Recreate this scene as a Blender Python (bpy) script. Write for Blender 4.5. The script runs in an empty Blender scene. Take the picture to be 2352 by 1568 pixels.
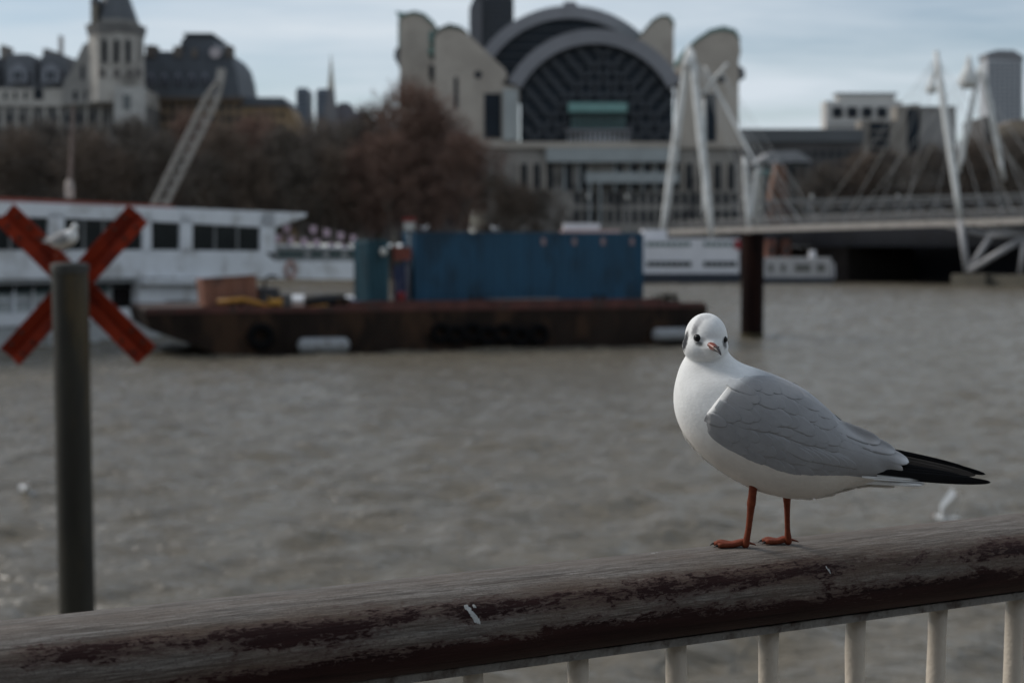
import bpy, bmesh, math, random
import numpy as np
from mathutils import Vector, Matrix
from mathutils.bvhtree import BVHTree

S = bpy.context.scene
COL = S.collection
# ------------------------------------------------------------------ camera
TILT = math.atan((833.5 - 600.0) / 3473.0)
CAM_Z = 5.0
cam_d = bpy.data.cameras.new('camera')
cam = bpy.data.objects.new('camera', cam_d)
COL.objects.link(cam)
cam.location = (0, 0, CAM_Z)
cam.rotation_euler = (math.pi / 2 - TILT, 0, 0)
cam_d.sensor_width = 36.0
cam_d.lens = 50.0
cam_d.clip_start = 0.05
cam_d.clip_end = 9000
cam_d.dof.use_dof = True
cam_d.dof.focus_distance = 1.30
cam_d.dof.aperture_fstop = 6.4
cam_d.dof.aperture_blades = 7
S.camera = cam
# ------------------------------------------------------------------ sky and sun
SUN_EL = math.radians(38)
SUN_AZ = math.radians(-70)          # from +Y towards -X: low light from the west, up river
w = bpy.data.worlds.new('World')
S.world = w
w.use_nodes = True
N = w.node_tree.nodes
L = w.node_tree.links
N.clear()
out = N.new('ShaderNodeOutputWorld')
sky = N.new('ShaderNodeTexSky')
sky.sky_type = 'NISHITA'
sky.sun_disc = False
sky.sun_elevation = SUN_EL
sky.sun_rotation = SUN_AZ
sky.altitude = 10
sky.air_density = 1.0
sky.dust_density = 0.6
bg_sky = N.new('ShaderNodeBackground')
bg_sky.inputs['Strength'].default_value = 0.095
L.new(sky.outputs[0], bg_sky.inputs['Color'])
bg_cl = N.new('ShaderNodeBackground')
bg_cl.inputs['Color'].default_value = (0.765, 0.85, 0.93, 1)
bg_cl.inputs['Strength'].default_value = 0.86
tc = N.new('ShaderNodeTexCoord')
sep = N.new('ShaderNodeSeparateXYZ')
L.new(tc.outputs['Generated'], sep.inputs[0])
zz = N.new('ShaderNodeMath'); zz.operation = 'MAXIMUM'; zz.inputs[1].default_value = 0.0
L.new(sep.outputs['Z'], zz.inputs[0])
za = N.new('ShaderNodeMath'); za.operation = 'ADD'; za.inputs[1].default_value = 0.10
L.new(zz.outputs[0], za.inputs[0])
dx = N.new('ShaderNodeMath'); dx.operation = 'DIVIDE'
L.new(sep.outputs['X'], dx.inputs[0]); L.new(za.outputs[0], dx.inputs[1])
dy = N.new('ShaderNodeMath'); dy.operation = 'DIVIDE'
L.new(sep.outputs['Y'], dy.inputs[0]); L.new(za.outputs[0], dy.inputs[1])
cmb = N.new('ShaderNodeCombineXYZ')
L.new(dx.outputs[0], cmb.inputs[0]); L.new(dy.outputs[0], cmb.inputs[1])
cmap = N.new('ShaderNodeMapping')
cmap.inputs['Scale'].default_value = (0.55, 1.1, 1)
cmap.inputs['Rotation'].default_value = (0, 0, 0.12)
cmap.inputs['Location'].default_value = (3.1, 1.7, 0)
L.new(cmb.outputs[0], cmap.inputs['Vector'])
cn = N.new('ShaderNodeTexNoise')
cn.inputs['Scale'].default_value = 0.9
cn.inputs['Detail'].default_value = 6
cn.inputs['Roughness'].default_value = 0.55
L.new(cmap.outputs[0], cn.inputs['Vector'])
cr = N.new('ShaderNodeValToRGB')
cr.color_ramp.elements[0].position = 0.36
cr.color_ramp.elements[0].color = (0.15, 0.15, 0.15, 1)
cr.color_ramp.elements[1].position = 0.62
cr.color_ramp.elements[1].color = (1, 1, 1, 1)
L.new(cn.outputs['Fac'], cr.inputs[0])
mixw = N.new('ShaderNodeMixShader')
L.new(cr.outputs[0], mixw.inputs[0])
L.new(bg_sky.outputs[0], mixw.inputs[1])
L.new(bg_cl.outputs[0], mixw.inputs[2])
L.new(mixw.outputs[0], out.inputs['Surface'])

sun_d = bpy.data.lights.new('sun', 'SUN')
sun_d.energy = 2.3
sun_d.angle = math.radians(22)
sun_d.color = (1.0, 0.94, 0.86)
sun = bpy.data.objects.new('sun', sun_d)
COL.objects.link(sun)
to_sun = Vector((math.sin(SUN_AZ) * math.cos(SUN_EL), math.cos(SUN_AZ) * math.cos(SUN_EL), math.sin(SUN_EL)))
sun.rotation_euler = to_sun.to_track_quat('Z', 'Y').to_euler()
sun.location = (-20, 5, 40)

S.view_settings.view_transform = 'Standard'
S.view_settings.look = 'None'
S.view_settings.gamma = 1.0
S.view_settings.exposure = 0.0
S.view_settings.use_curve_mapping = False
S.cycles.use_denoising = True
S.cycles.max_bounces = 6
S.cycles.caustics_reflective = False
S.cycles.caustics_refractive = False

# ------------------------------------------------------------------ helpers
random.seed(7)
RNG = np.random.default_rng(7)
QF, QX, QY = 3267.4, 1176.0, 784.2          # photo measured at 2352 x 1568
CT, ST = math.cos(TILT), math.sin(TILT)


def ray(x, y):
    a, b = (x - QX) / QF, (QY - y) / QF
    return Vector((a, CT + b * ST, -ST + b * CT))


def q(x, y, D):
    d = ray(x, y)
    return Vector((0, 0, CAM_Z)) + d * (D / d.y)


def qw(x, y, z=0.0):
    d = ray(x, y)
    return Vector((0, 0, CAM_Z)) + d * ((z - CAM_Z) / d.z)


class Facade:
    """A vertical plane through P0 = (x, y) with direction d; n points away from the camera."""
    def __init__(self, p0, p1):
        self.p = Vector((p0[0], p0[1], 0))
        self.u = Vector((p1[0] - p0[0], p1[1] - p0[1], 0)).normalized()
        self.n = Vector((-self.u.y, self.u.x, 0))
        if self.n.y < 0:
            self.n = -self.n

    def hit(self, x, y, off=0.0):
        d = ray(x, y)
        t = (self.p + self.n * off).dot(self.n) / d.dot(self.n)
        return Vector((0, 0, CAM_Z)) + d * t

    def pts(self, poly, off=0.0):
        """points of the parallel plane that lies off behind this one"""
        return [self.hit(x, y, off) for x, y in poly]


def face_at(D):
    return Facade((0, D), (1, D))


class MB:
    def __init__(self):
        self.v = []
        self.f = []

    def add(self, v, f):
        o = len(self.v)
        self.v += [tuple(p) for p in v]
        self.f += [tuple(i + o for i in t) for t in f]
        return self

    def prism(self, poly, vec):
        n = len(poly)
        vec = Vector(vec)
        v = [Vector(p) for p in poly] + [Vector(p) + vec for p in poly]
        f = [tuple(range(n)), tuple(range(2 * n - 1, n - 1, -1))]
        f += [(i, i + n, (i + 1) % n + n, (i + 1) % n) for i in range(n)]
        return self.add(v, f)

    def slab(self, fc, poly, f0, f1):
        return self.prism(fc.pts(poly, f0), fc.n * (f1 - f0))

    def rect(self, fc, x0, y0, x1, y1, f0, f1):
        return self.slab(fc, [(x0, y0), (x1, y0), (x1, y1), (x0, y1)], f0, f1)

    def box(self, lo, hi):
        x0, y0, z0 = lo
        x1, y1, z1 = hi
        return self.prism([(x0, y0, z0), (x1, y0, z0), (x1, y1, z0), (x0, y1, z0)], (0, 0, z1 - z0))

    def bar(self, a, b, wx, wy=None, up=(0, 0, 1)):
        a, b = Vector(a), Vector(b)
        wy = wx if wy is None else wy
        d = (b - a).normalized()
        up = Vector(up)
        if abs(d.dot(up)) > 0.98:
            up = Vector((0, 1, 0))
        s = d.cross(up).normalized()
        t = s.cross(d)
        p = [a + s * (i * wx / 2) + t * (j * wy / 2) for i, j in ((-1, -1), (1, -1), (1, 1), (-1, 1))]
        return self.prism(p, b - a)

    def tube(self, pts, rad, n=8, cap=True):
        pts = [Vector(p) for p in pts]
        if not hasattr(rad, '__len__'):
            rad = [rad] * len(pts)
        v, f = [], []
        prev = None
        m = len(pts)
        for i, p in enumerate(pts):
            d = (pts[min(i + 1, m - 1)] - pts[max(i - 1, 0)]).normalized()
            if prev is None:
                a = Vector((0, 0, 1)) if abs(d.z) < 0.9 else Vector((1, 0, 0))
                s = d.cross(a).normalized()
            else:
                s = (prev - d * prev.dot(d)).normalized()
            prev = s
            t = d.cross(s)
            for k in range(n):
                an = 2 * math.pi * k / n
                v.append(p + (s * math.cos(an) + t * math.sin(an)) * rad[i])
        for i in range(m - 1):
            for k in range(n):
                f.append((i * n + k, i * n + (k + 1) % n, (i + 1) * n + (k + 1) % n, (i + 1) * n + k))
        if cap:
            f.append(tuple(range(n - 1, -1, -1)))
            f.append(tuple((m - 1) * n + k for k in range(n)))
        return self.add(v, f)

    def ell(self, c, r, nu=16, nv=10, rot=None):
        c = Vector(c)
        v, f = [], []
        for j in range(nv + 1):
            th = math.pi * j / nv
            for i in range(nu):
                ph = 2 * math.pi * i / nu
                p = Vector((r[0] * math.sin(th) * math.cos(ph), r[1] * math.sin(th) * math.sin(ph), r[2] * math.cos(th)))
                if rot is not None:
                    p = rot @ p
                v.append(c + p)
        for j in range(nv):
            for i in range(nu):
                f.append((j * nu + i, j * nu + (i + 1) % nu, (j + 1) * nu + (i + 1) % nu, (j + 1) * nu + i))
        return self.add(v, f)

    def torus(self, c, R, r, axis, nu=20, nv=8):
        axis = Vector(axis).normalized()
        a = axis.cross(Vector((0, 0, 1)))
        if a.length < 0.1:
            a = Vector((1, 0, 0))
        a.normalize()
        b = axis.cross(a)
        c = Vector(c)
        v, f = [], []
        for i in range(nu):
            an = 2 * math.pi * i / nu
            e = a * math.cos(an) + b * math.sin(an)
            for j in range(nv):
                bn = 2 * math.pi * j / nv
                v.append(c + e * (R + r * math.cos(bn)) + axis * (r * math.sin(bn)))
        for i in range(nu):
            for j in range(nv):
                f.append((i * nv + j, ((i + 1) % nu) * nv + j, ((i + 1) % nu) * nv + (j + 1) % nv, i * nv + (j + 1) % nv))
        return self.add(v, f)

    def build(self, name, mat, parent=None, smooth=False, bevel=0.0):
        me = bpy.data.meshes.new(name)
        me.from_pydata(self.v, [], self.f)
        bm = bmesh.new()
        bm.from_mesh(me)
        bmesh.ops.remove_doubles(bm, verts=bm.verts, dist=1e-6)
        bmesh.ops.recalc_face_normals(bm, faces=bm.faces)
        bm.to_mesh(me)
        bm.free()
        if smooth:
            me.polygons.foreach_set('use_smooth', [True] * len(me.polygons))
        me.materials.append(mat)
        o = bpy.data.objects.new(name, me)
        COL.objects.link(o)
        if parent is not None:
            put(o, parent)
        if bevel:
            m = o.modifiers.new('bevel', 'BEVEL')
            m.width = bevel
            m.segments = 2
            m.limit_method = 'ANGLE'
        return o


def put(o, parent):
    """parent without moving: mesh coordinates are in world space, parents are unrotated empties"""
    o.parent = parent
    o.matrix_parent_inverse = parent.matrix_world.inverted() if parent.parent is None else Matrix()
    return o


def thing(name, label, cat, loc=(0, 0, 0), group=None):
    o = bpy.data.objects.new(name, None)
    COL.objects.link(o)
    o.location = loc
    o.empty_display_size = 0.2
    o['label'] = label
    o['category'] = cat
    if group:
        o['group'] = group
    bpy.context.view_layer.update()
    return o


def tag(o, label=None, cat=None, group=None, kind=None):
    if label:
        o['label'] = label
    if cat:
        o['category'] = cat
    if group:
        o['group'] = group
    if kind:
        o['kind'] = kind
    return o


def copy_tree(o, parent=None):
    c = o.copy()
    COL.objects.link(c)
    if parent is not None:
        c.parent = parent
    for ch in list(o.children):
        copy_tree(ch, c)
    return c


MATS = {}


def mat(name, col, rough=0.75, var=0.18, scale=2.0, bump=0.0, bscale=None, metal=0.0, spec=0.4, stretch=(1, 1, 1), dirt=None, dscale=0.7, dpos=(0.5, 0.62)):
    if name in MATS:
        return MATS[name]
    m = bpy.data.materials.new(name)
    m.use_nodes = True
    nt = m.node_tree
    n, l = nt.nodes, nt.links
    p = n['Principled BSDF']
    p.inputs['Roughness'].default_value = rough
    p.inputs['Metallic'].default_value = metal
    p.inputs['Specular IOR Level'].default_value = spec
    t = n.new('ShaderNodeTexCoord')
    mp = n.new('ShaderNodeMapping')
    mp.inputs['Scale'].default_value = stretch
    l.new(t.outputs['Object'], mp.inputs['Vector'])
    nz = n.new('ShaderNodeTexNoise')
    nz.inputs['Scale'].default_value = scale
    nz.inputs['Detail'].default_value = 6
    nz.inputs['Roughness'].default_value = 0.6
    l.new(mp.outputs[0], nz.inputs['Vector'])
    r = n.new('ShaderNodeValToRGB')
    r.color_ramp.elements[0].position = 0.3
    r.color_ramp.elements[1].position = 0.7
    r.color_ramp.elements[0].color = tuple(c * (1 - var) for c in col) + (1,)
    r.color_ramp.elements[1].color = tuple(min(1, c * (1 + var)) for c in col) + (1,)
    l.new(nz.outputs['Fac'], r.inputs[0])
    src = r.outputs[0]
    if dirt:
        dn = n.new('ShaderNodeTexNoise')
        dn.inputs['Scale'].default_value = dscale
        dn.inputs['Detail'].default_value = 8
        dn.inputs['Roughness'].default_value = 0.65
        l.new(mp.outputs[0], dn.inputs['Vector'])
        dr = n.new('ShaderNodeValToRGB')
        dr.color_ramp.elements[0].position = dpos[0]
        dr.color_ramp.elements[1].position = dpos[1]
        l.new(dn.outputs['Fac'], dr.inputs[0])
        mx = n.new('ShaderNodeMix')
        mx.data_type = 'RGBA'
        l.new(dr.outputs[0], mx.inputs['Factor'])
        l.new(src, mx.inputs['A'])
        mx.inputs['B'].default_value = tuple(dirt) + (1,)
        src = mx.outputs['Result']
    l.new(src, p.inputs['Base Color'])
    if bump:
        bn = n.new('ShaderNodeTexNoise')
        bn.inputs['Scale'].default_value = bscale or scale * 6
        bn.inputs['Detail'].default_value = 5
        l.new(mp.outputs[0], bn.inputs['Vector'])
        b = n.new('ShaderNodeBump')
        b.inputs['Strength'].default_value = bump
        b.inputs['Distance'].default_value = 0.02
        l.new(bn.outputs['Fac'], b.inputs['Height'])
        l.new(b.outputs[0], p.inputs['Normal'])
    MATS[name] = m
    return m


def vmat(name, rough=0.8, bump=0.15, bscale=180, stretch=(1, 1, 1), spec=0.25, sheen=0.0, rot=None):
    """base colour from the mesh attribute Col, with a fine relief"""
    m = bpy.data.materials.new(name)
    m.use_nodes = True
    n, l = m.node_tree.nodes, m.node_tree.links
    p = n['Principled BSDF']
    p.inputs['Roughness'].default_value = rough
    p.inputs['Specular IOR Level'].default_value = spec
    if sheen:
        p.inputs['Sheen Weight'].default_value = sheen
    at = n.new('ShaderNodeAttribute')
    at.attribute_name = 'Col'
    t = n.new('ShaderNodeTexCoord')
    mp = n.new('ShaderNodeMapping')
    mp.inputs['Scale'].default_value = stretch
    if rot:
        mp.vector_type = 'TEXTURE'
        mp.inputs['Rotation'].default_value = rot
    l.new(t.outputs['Object'], mp.inputs['Vector'])
    nz = n.new('ShaderNodeTexNoise')
    nz.inputs['Scale'].default_value = bscale
    nz.inputs['Detail'].default_value = 4
    l.new(mp.outputs[0], nz.inputs['Vector'])
    hs = n.new('ShaderNodeMix')
    hs.data_type = 'RGBA'
    hs.blend_type = 'MULTIPLY'
    hs.inputs['Factor'].default_value = 0.10
    l.new(at.outputs['Color'], hs.inputs['A'])
    l.new(nz.outputs['Fac'], hs.inputs['B'])
    n2 = n.new('ShaderNodeTexNoise')
    n2.inputs['Scale'].default_value = 55
    n2.inputs['Detail'].default_value = 6
    n2.inputs['Roughness'].default_value = 0.65
    l.new(t.outputs['Object'], n2.inputs['Vector'])
    r2 = n.new('ShaderNodeValToRGB')
    r2.color_ramp.elements[0].position = 0.33
    r2.color_ramp.elements[0].color = (0.86, 0.855, 0.85, 1)
    r2.color_ramp.elements[1].position = 0.62
    r2.color_ramp.elements[1].color = (1, 1, 1, 1)
    l.new(n2.outputs['Fac'], r2.inputs[0])
    h2 = n.new('ShaderNodeMix')
    h2.data_type = 'RGBA'
    h2.blend_type = 'MULTIPLY'
    h2.inputs['Factor'].default_value = 0.8
    l.new(hs.outputs['Result'], h2.inputs['A'])
    l.new(r2.outputs[0], h2.inputs['B'])
    l.new(h2.outputs['Result'], p.inputs['Base Color'])
    b = n.new('ShaderNodeBump')
    b.inputs['Strength'].default_value = bump
    b.inputs['Distance'].default_value = 0.002
    l.new(nz.outputs['Fac'], b.inputs['Height'])
    l.new(b.outputs[0], p.inputs['Normal'])
    return m
# ------------------------------------------------------------------ river
def wave_height(X, Y):
    rg = np.random.default_rng(11)
    Z = np.zeros_like(X)
    for k in range(54):
        lam = 0.8 * (3.6 / 0.8) ** rg.random()
        th = rg.normal(-1.4, 0.6)
        kx, ky = math.cos(th) * 2 * math.pi / lam, math.sin(th) * 2 * math.pi / lam
        amp = 0.0165 * lam ** 0.9 * (0.6 + 0.8 * rg.random())
        ph = rg.random() * 6.28
        s = np.sin(kx * X + ky * Y + ph)
        Z += amp * (s + 0.28 * np.cos(2 * (kx * X + ky * Y + ph)))
    g = 0.75 + 0.25 * np.sin(X * 0.09 + 1.2 * np.sin(Y * 0.05)) * np.sin(Y * 0.07 + 0.6)
    return Z * g * 0.5


def build_river():
    nr, nc = 620, 520
    ys = 2.0 * (216.0 / 2.0) ** (np.linspace(0, 1, nr) ** 0.8)
    ys[-1] = 216
    us = np.linspace(-1, 1, nc)
    Y = np.repeat(ys[:, None], nc, 1)
    X = us[None, :] * (14 + 0.72 * Y)
    Z = wave_height(X, Y)
    v = np.stack([X, Y, Z], -1).reshape(-1, 3)
    i = np.arange(nr - 1)[:, None] * nc + np.arange(nc - 1)[None, :]
    f = np.stack([i, i + 1, i + nc + 1, i + nc], -1).reshape(-1, 4)
    me = bpy.data.meshes.new('river')
    me.vertices.add(len(v))
    me.vertices.foreach_set('co', v.ravel())
    me.loops.add(f.size)
    me.loops.foreach_set('vertex_index', f.ravel())
    me.polygons.add(len(f))
    me.polygons.foreach_set('loop_start', np.arange(0, f.size, 4))
    me.polygons.foreach_set('loop_total', np.full(len(f), 4))
    me.polygons.foreach_set('use_smooth', np.ones(len(f), bool))
    me.update()
    m = bpy.data.materials.new('river_water')
    m.use_nodes = True
    n, l = m.node_tree.nodes, m.node_tree.links
    p = n['Principled BSDF']
    p.inputs['Roughness'].default_value = 0.17
    p.inputs['IOR'].default_value = 1.333
    p.inputs['Specular IOR Level'].default_value = 0.5
    t = n.new('ShaderNodeTexCoord')
    nz = n.new('ShaderNodeTexNoise')
    nz.inputs['Scale'].default_value = 0.05
    nz.inputs['Detail'].default_value = 4
    l.new(t.outputs['Object'], nz.inputs['Vector'])
    r = n.new('ShaderNodeValToRGB')
    r.color_ramp.elements[0].color = (0.120, 0.102, 0.074, 1)
    r.color_ramp.elements[1].color = (0.190, 0.166, 0.128, 1)
    l.new(nz.outputs['Fac'], r.inputs[0])
    l.new(r.outputs[0], p.inputs['Base Color'])
    mp = n.new('ShaderNodeMapping')
    mp.inputs['Scale'].default_value = (0.62, 1.7, 1)
    mp.inputs['Rotation'].default_value = (0, 0, 0.25)
    l.new(t.outputs['Object'], mp.inputs['Vector'])
    b1 = n.new('ShaderNodeTexNoise')
    b1.inputs['Scale'].default_value = 2.9
    b1.inputs['Detail'].default_value = 3.5
    b1.inputs['Roughness'].default_value = 0.55
    b1.inputs['Distortion'].default_value = 0.6
    l.new(mp.outputs[0], b1.inputs['Vector'])
    b = n.new('ShaderNodeBump')
    b.inputs['Strength'].default_value = 1.0
    b.inputs['Distance'].default_value = 0.20
    l.new(b1.outputs['Fac'], b.inputs['Height'])
    l.new(b.outputs[0], p.inputs['Normal'])
    me.materials.append(m)
    o = bpy.data.objects.new('river', me)
    COL.objects.link(o)
    tag(o, kind='structure')
    # the quiet outer reaches beyond the rippled sheet
    mb = MB()
    for x0, x1 in ((-900, -14 - 0.72 * 2), (14 + 0.72 * 2, 900)):
        s = 1 if x0 > 0 else -1
        a = s * (14 + 0.72 * 2.0) ; bb = s * (14 + 0.72 * 216)
        mb.add([(a, 2, -0.05), (s * 900, 2, -0.05), (s * 900, 216, -0.05), (bb, 216, -0.05)], [(0, 1, 2, 3)])
    o2 = mb.build('river_reach', m)
    tag(o2, kind='structure')


build_river()

M_STONE = mat('quay_stone', (0.17, 0.155, 0.135), 0.85, 0.25, 0.8, 0.3, dirt=(0.06, 0.055, 0.045))
M_PAVE = mat('paving', (0.17, 0.165, 0.155), 0.85, 0.2, 3, 0.2)
# ------------------------------------------------------------------ promenade under the railing
RAIL_D0, RAIL_ANG, RAIL_DROP, RAIL_A, RAIL_B = 1.2478, 0.43269, 0.32554, 0.058, 0.0366
RU = Vector((math.cos(RAIL_ANG), math.sin(RAIL_ANG), 0))
RN = Vector((-RU.y, RU.x, 0))
RC = Vector((0, RAIL_D0, CAM_Z - RAIL_DROP))
WALK_Z = CAM_Z - 1.46


def rail_pt(s, u=0, v=0):
    return RC + RU * s + RN * u + Vector((0, 0, v))


mb = MB()
pp = [rail_pt(-40, 0.16), rail_pt(40, 0.16), rail_pt(40, -14), rail_pt(-40, -14)]
pp = [Vector((p.x, p.y, WALK_Z)) for p in pp]
mb.prism(pp, (0, 0, -0.35))
tag(mb.build('promenade', M_PAVE), kind='structure')
mb = MB()
pp = [rail_pt(-40, 0.10), rail_pt(40, 0.10), rail_pt(40, -0.9), rail_pt(-40, -0.9)]
mb.prism([Vector((p.x, p.y, WALK_Z - 0.353)) for p in pp], (0, 0, -5.2))
tag(mb.build('river_wall', M_STONE), kind='structure')

# hall behind the viewer, out of view, added to block sky light
hall = thing('sky_blocking_hall', 'unseen concrete hall added behind the viewer to block sky light', 'building', (0, -30, WALK_Z))
hm = mat('added_hall_concrete', (0.20, 0.19, 0.175), 0.85, 0.12, 0.2)
MB().box((-75, -70, WALK_Z - 0.3), (75, -26, WALK_Z + 15)).build('wall', hm, hall)
MB().box((-77, -72, WALK_Z + 15.003), (77, -24, WALK_Z + 16.2)).build('roof', hm, hall)
for i in range(15):
    MB().box((-70 + 9.4 * i, -25.99, WALK_Z + 5), (-62.5 + 9.4 * i, -25.8, WALK_Z + 12)).build('window', mat('added_hall_glass', (0.03, 0.035, 0.04), 0.2), hall)

# ------------------------------------------------------------------ railing
def wood_material():
    m = bpy.data.materials.new('weathered_varnished_wood')
    m.use_nodes = True
    n, l = m.node_tree.nodes, m.node_tree.links
    p = n['Principled BSDF']
    p.inputs['Specular IOR Level'].default_value = 0.1
    t = n.new('ShaderNodeTexCoord')

    def noise(scale, st, detail=8, rough=0.6, dist=0.0, loc=(0, 0, 0)):
        mp = n.new('ShaderNodeMapping')
        mp.inputs['Scale'].default_value = st
        mp.inputs['Location'].default_value = loc
        l.new(t.outputs['Object'], mp.inputs['Vector'])
        z = n.new('ShaderNodeTexNoise')
        z.inputs['Scale'].default_value = scale
        z.inputs['Detail'].default_value = detail
        z.inputs['Roughness'].default_value = rough
        z.inputs['Distortion'].default_value = dist
        l.new(mp.outputs[0], z.inputs['Vector'])
        return z.outputs['Fac']

    def ramp(fac, stops):
        r = n.new('ShaderNodeValToRGB')
        e = r.color_ramp.elements
        while len(e) < len(stops):
            e.new(0.5)
        for x, (pos, c) in zip(e, stops):
            x.position = pos
            x.color = c if len(c) == 4 else tuple(c) + (1,)
        l.new(fac, r.inputs[0])
        return r.outputs[0]

    def mathn(op, a, b, clamp=False):
        z = n.new('ShaderNodeMath')
        z.operation = op
        z.use_clamp = clamp
        for i, x in enumerate((a, b)):
            if isinstance(x, (int, float)):
                z.inputs[i].default_value = x
            else:
                l.new(x, z.inputs[i])
        return z.outputs[0]

    def mixc(f, a, b):
        z = n.new('ShaderNodeMix')
        z.data_type = 'RGBA'
        l.new(f, z.inputs['Factor'])
        for k, x in (('A', a), ('B', b)):
            if isinstance(x, tuple):
                z.inputs[k].default_value = x + (1,)
            else:
                l.new(x, z.inputs[k])
        return z.outputs['Result']

    g = lambda v: (v, v, v)
    grain = noise(1.0, (11, 210, 210), 7, 0.72, 1.6)
    fine = noise(1.0, (60, 620, 620), 4, 0.65, 0.5)
    speck = noise(1.0, (520, 620, 620), 2, 0.5)
    blot = noise(1.0, (5, 26, 26), 7, 0.62)
    bare = ramp(grain, [(0.34, (0.055, 0.047, 0.041)), (0.5, (0.165, 0.150, 0.136)), (0.66, (0.285, 0.266, 0.245))])
    bare = mixc(ramp(fine, [(0.40, g(0.5)), (0.52, g(0))]), bare, (0.085, 0.072, 0.064))
    bare = mixc(ramp(blot, [(0.40, g(0.0)), (0.66, g(0.55))]), bare, (0.150, 0.118, 0.096))
    bare = mixc(ramp(speck, [(0.30, g(0.55)), (0.46, g(0))]), bare, (0.07, 0.058, 0.05))
    # cracks along the grain
    crack = noise(1.0, (3.2, 150, 150), 3, 0.5, 2.0, (4, 1, 2))
    cr_ = mathn('ABSOLUTE', mathn('SUBTRACT', crack, 0.5), 0)
    bare = mixc(ramp(cr_, [(0.004, g(0.45)), (0.016, g(0))]), bare, (0.04, 0.033, 0.03))
    varn = ramp(noise(1.0, (6, 90, 90), 5, 0.6, 0.5), [(0.3, (0.011, 0.004, 0.0035)), (0.7, (0.036, 0.0145, 0.0125))])
    # how much varnish survives, by height on the round: attribute wear (0 top .. 1 under side)
    at = n.new('ShaderNodeAttribute')
    at.attribute_name = 'wear'
    big = noise(1.0, (9, 32, 32), 10, 0.74, 0.6, (2, 5, 1))
    mid = noise(1.0, (120, 280, 280), 8, 0.72, 0.8, (1, 3, 7))
    a = mathn('ADD', at.outputs['Fac'], mathn('MULTIPLY', mathn('SUBTRACT', big, 0.5), 1.35))
    a = mathn('ADD', a, mathn('MULTIPLY', mathn('SUBTRACT', mid, 0.5), 0.95))
    a = mathn('ADD', a, mathn('MULTIPLY', mathn('SUBTRACT', grain, 0.5), 0.55))
    # lower on the round the bare wood keeps a brown stain
    stain = ramp(mathn('ADD', at.outputs['Fac'], mathn('MULTIPLY', mathn('SUBTRACT', blot, 0.5), 0.8)), [(0.20, g(0)), (0.60, g(0.8))])
    sm_ = n.new('ShaderNodeMix')
    sm_.data_type = 'RGBA'
    sm_.blend_type = 'MULTIPLY'
    l.new(stain, sm_.inputs['Factor'])
    l.new(bare, sm_.inputs['A'])
    sm_.inputs['B'].default_value = (0.74, 0.60, 0.50, 1)
    bare = sm_.outputs['Result']
    thin = ramp(a, [(0.38, g(0)), (0.56, g(0.85))])
    base_ = mixc(thin, bare, mixc(fine, (0.052, 0.028, 0.025), (0.090, 0.055, 0.049)))
    mask = ramp(a, [(0.555, g(0)), (0.60, g(1))])
    colr = mixc(mask, base_, varn)
    l.new(colr, p.inputs['Base Color'])
    ro = n.new('ShaderNodeMapRange')
    l.new(mask, ro.inputs[0])
    ro.inputs[3].default_value = 0.78
    ro.inputs[4].default_value = 0.62
    l.new(ro.outputs[0], p.inputs['Roughness'])
    h = mathn('ADD', mathn('MULTIPLY', grain, 0.5), mathn('MULTIPLY', fine, 0.5))
    h = mathn('ADD', h, mathn('MULTIPLY', mask, 0.35))
    b = n.new('ShaderNodeBump')
    b.inputs['Strength'].default_value = 0.7
    b.inputs['Distance'].default_value = 0.0026
    l.new(h, b.inputs['Height'])
    l.new(b.outputs[0], p.inputs['Normal'])
    return m


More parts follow.
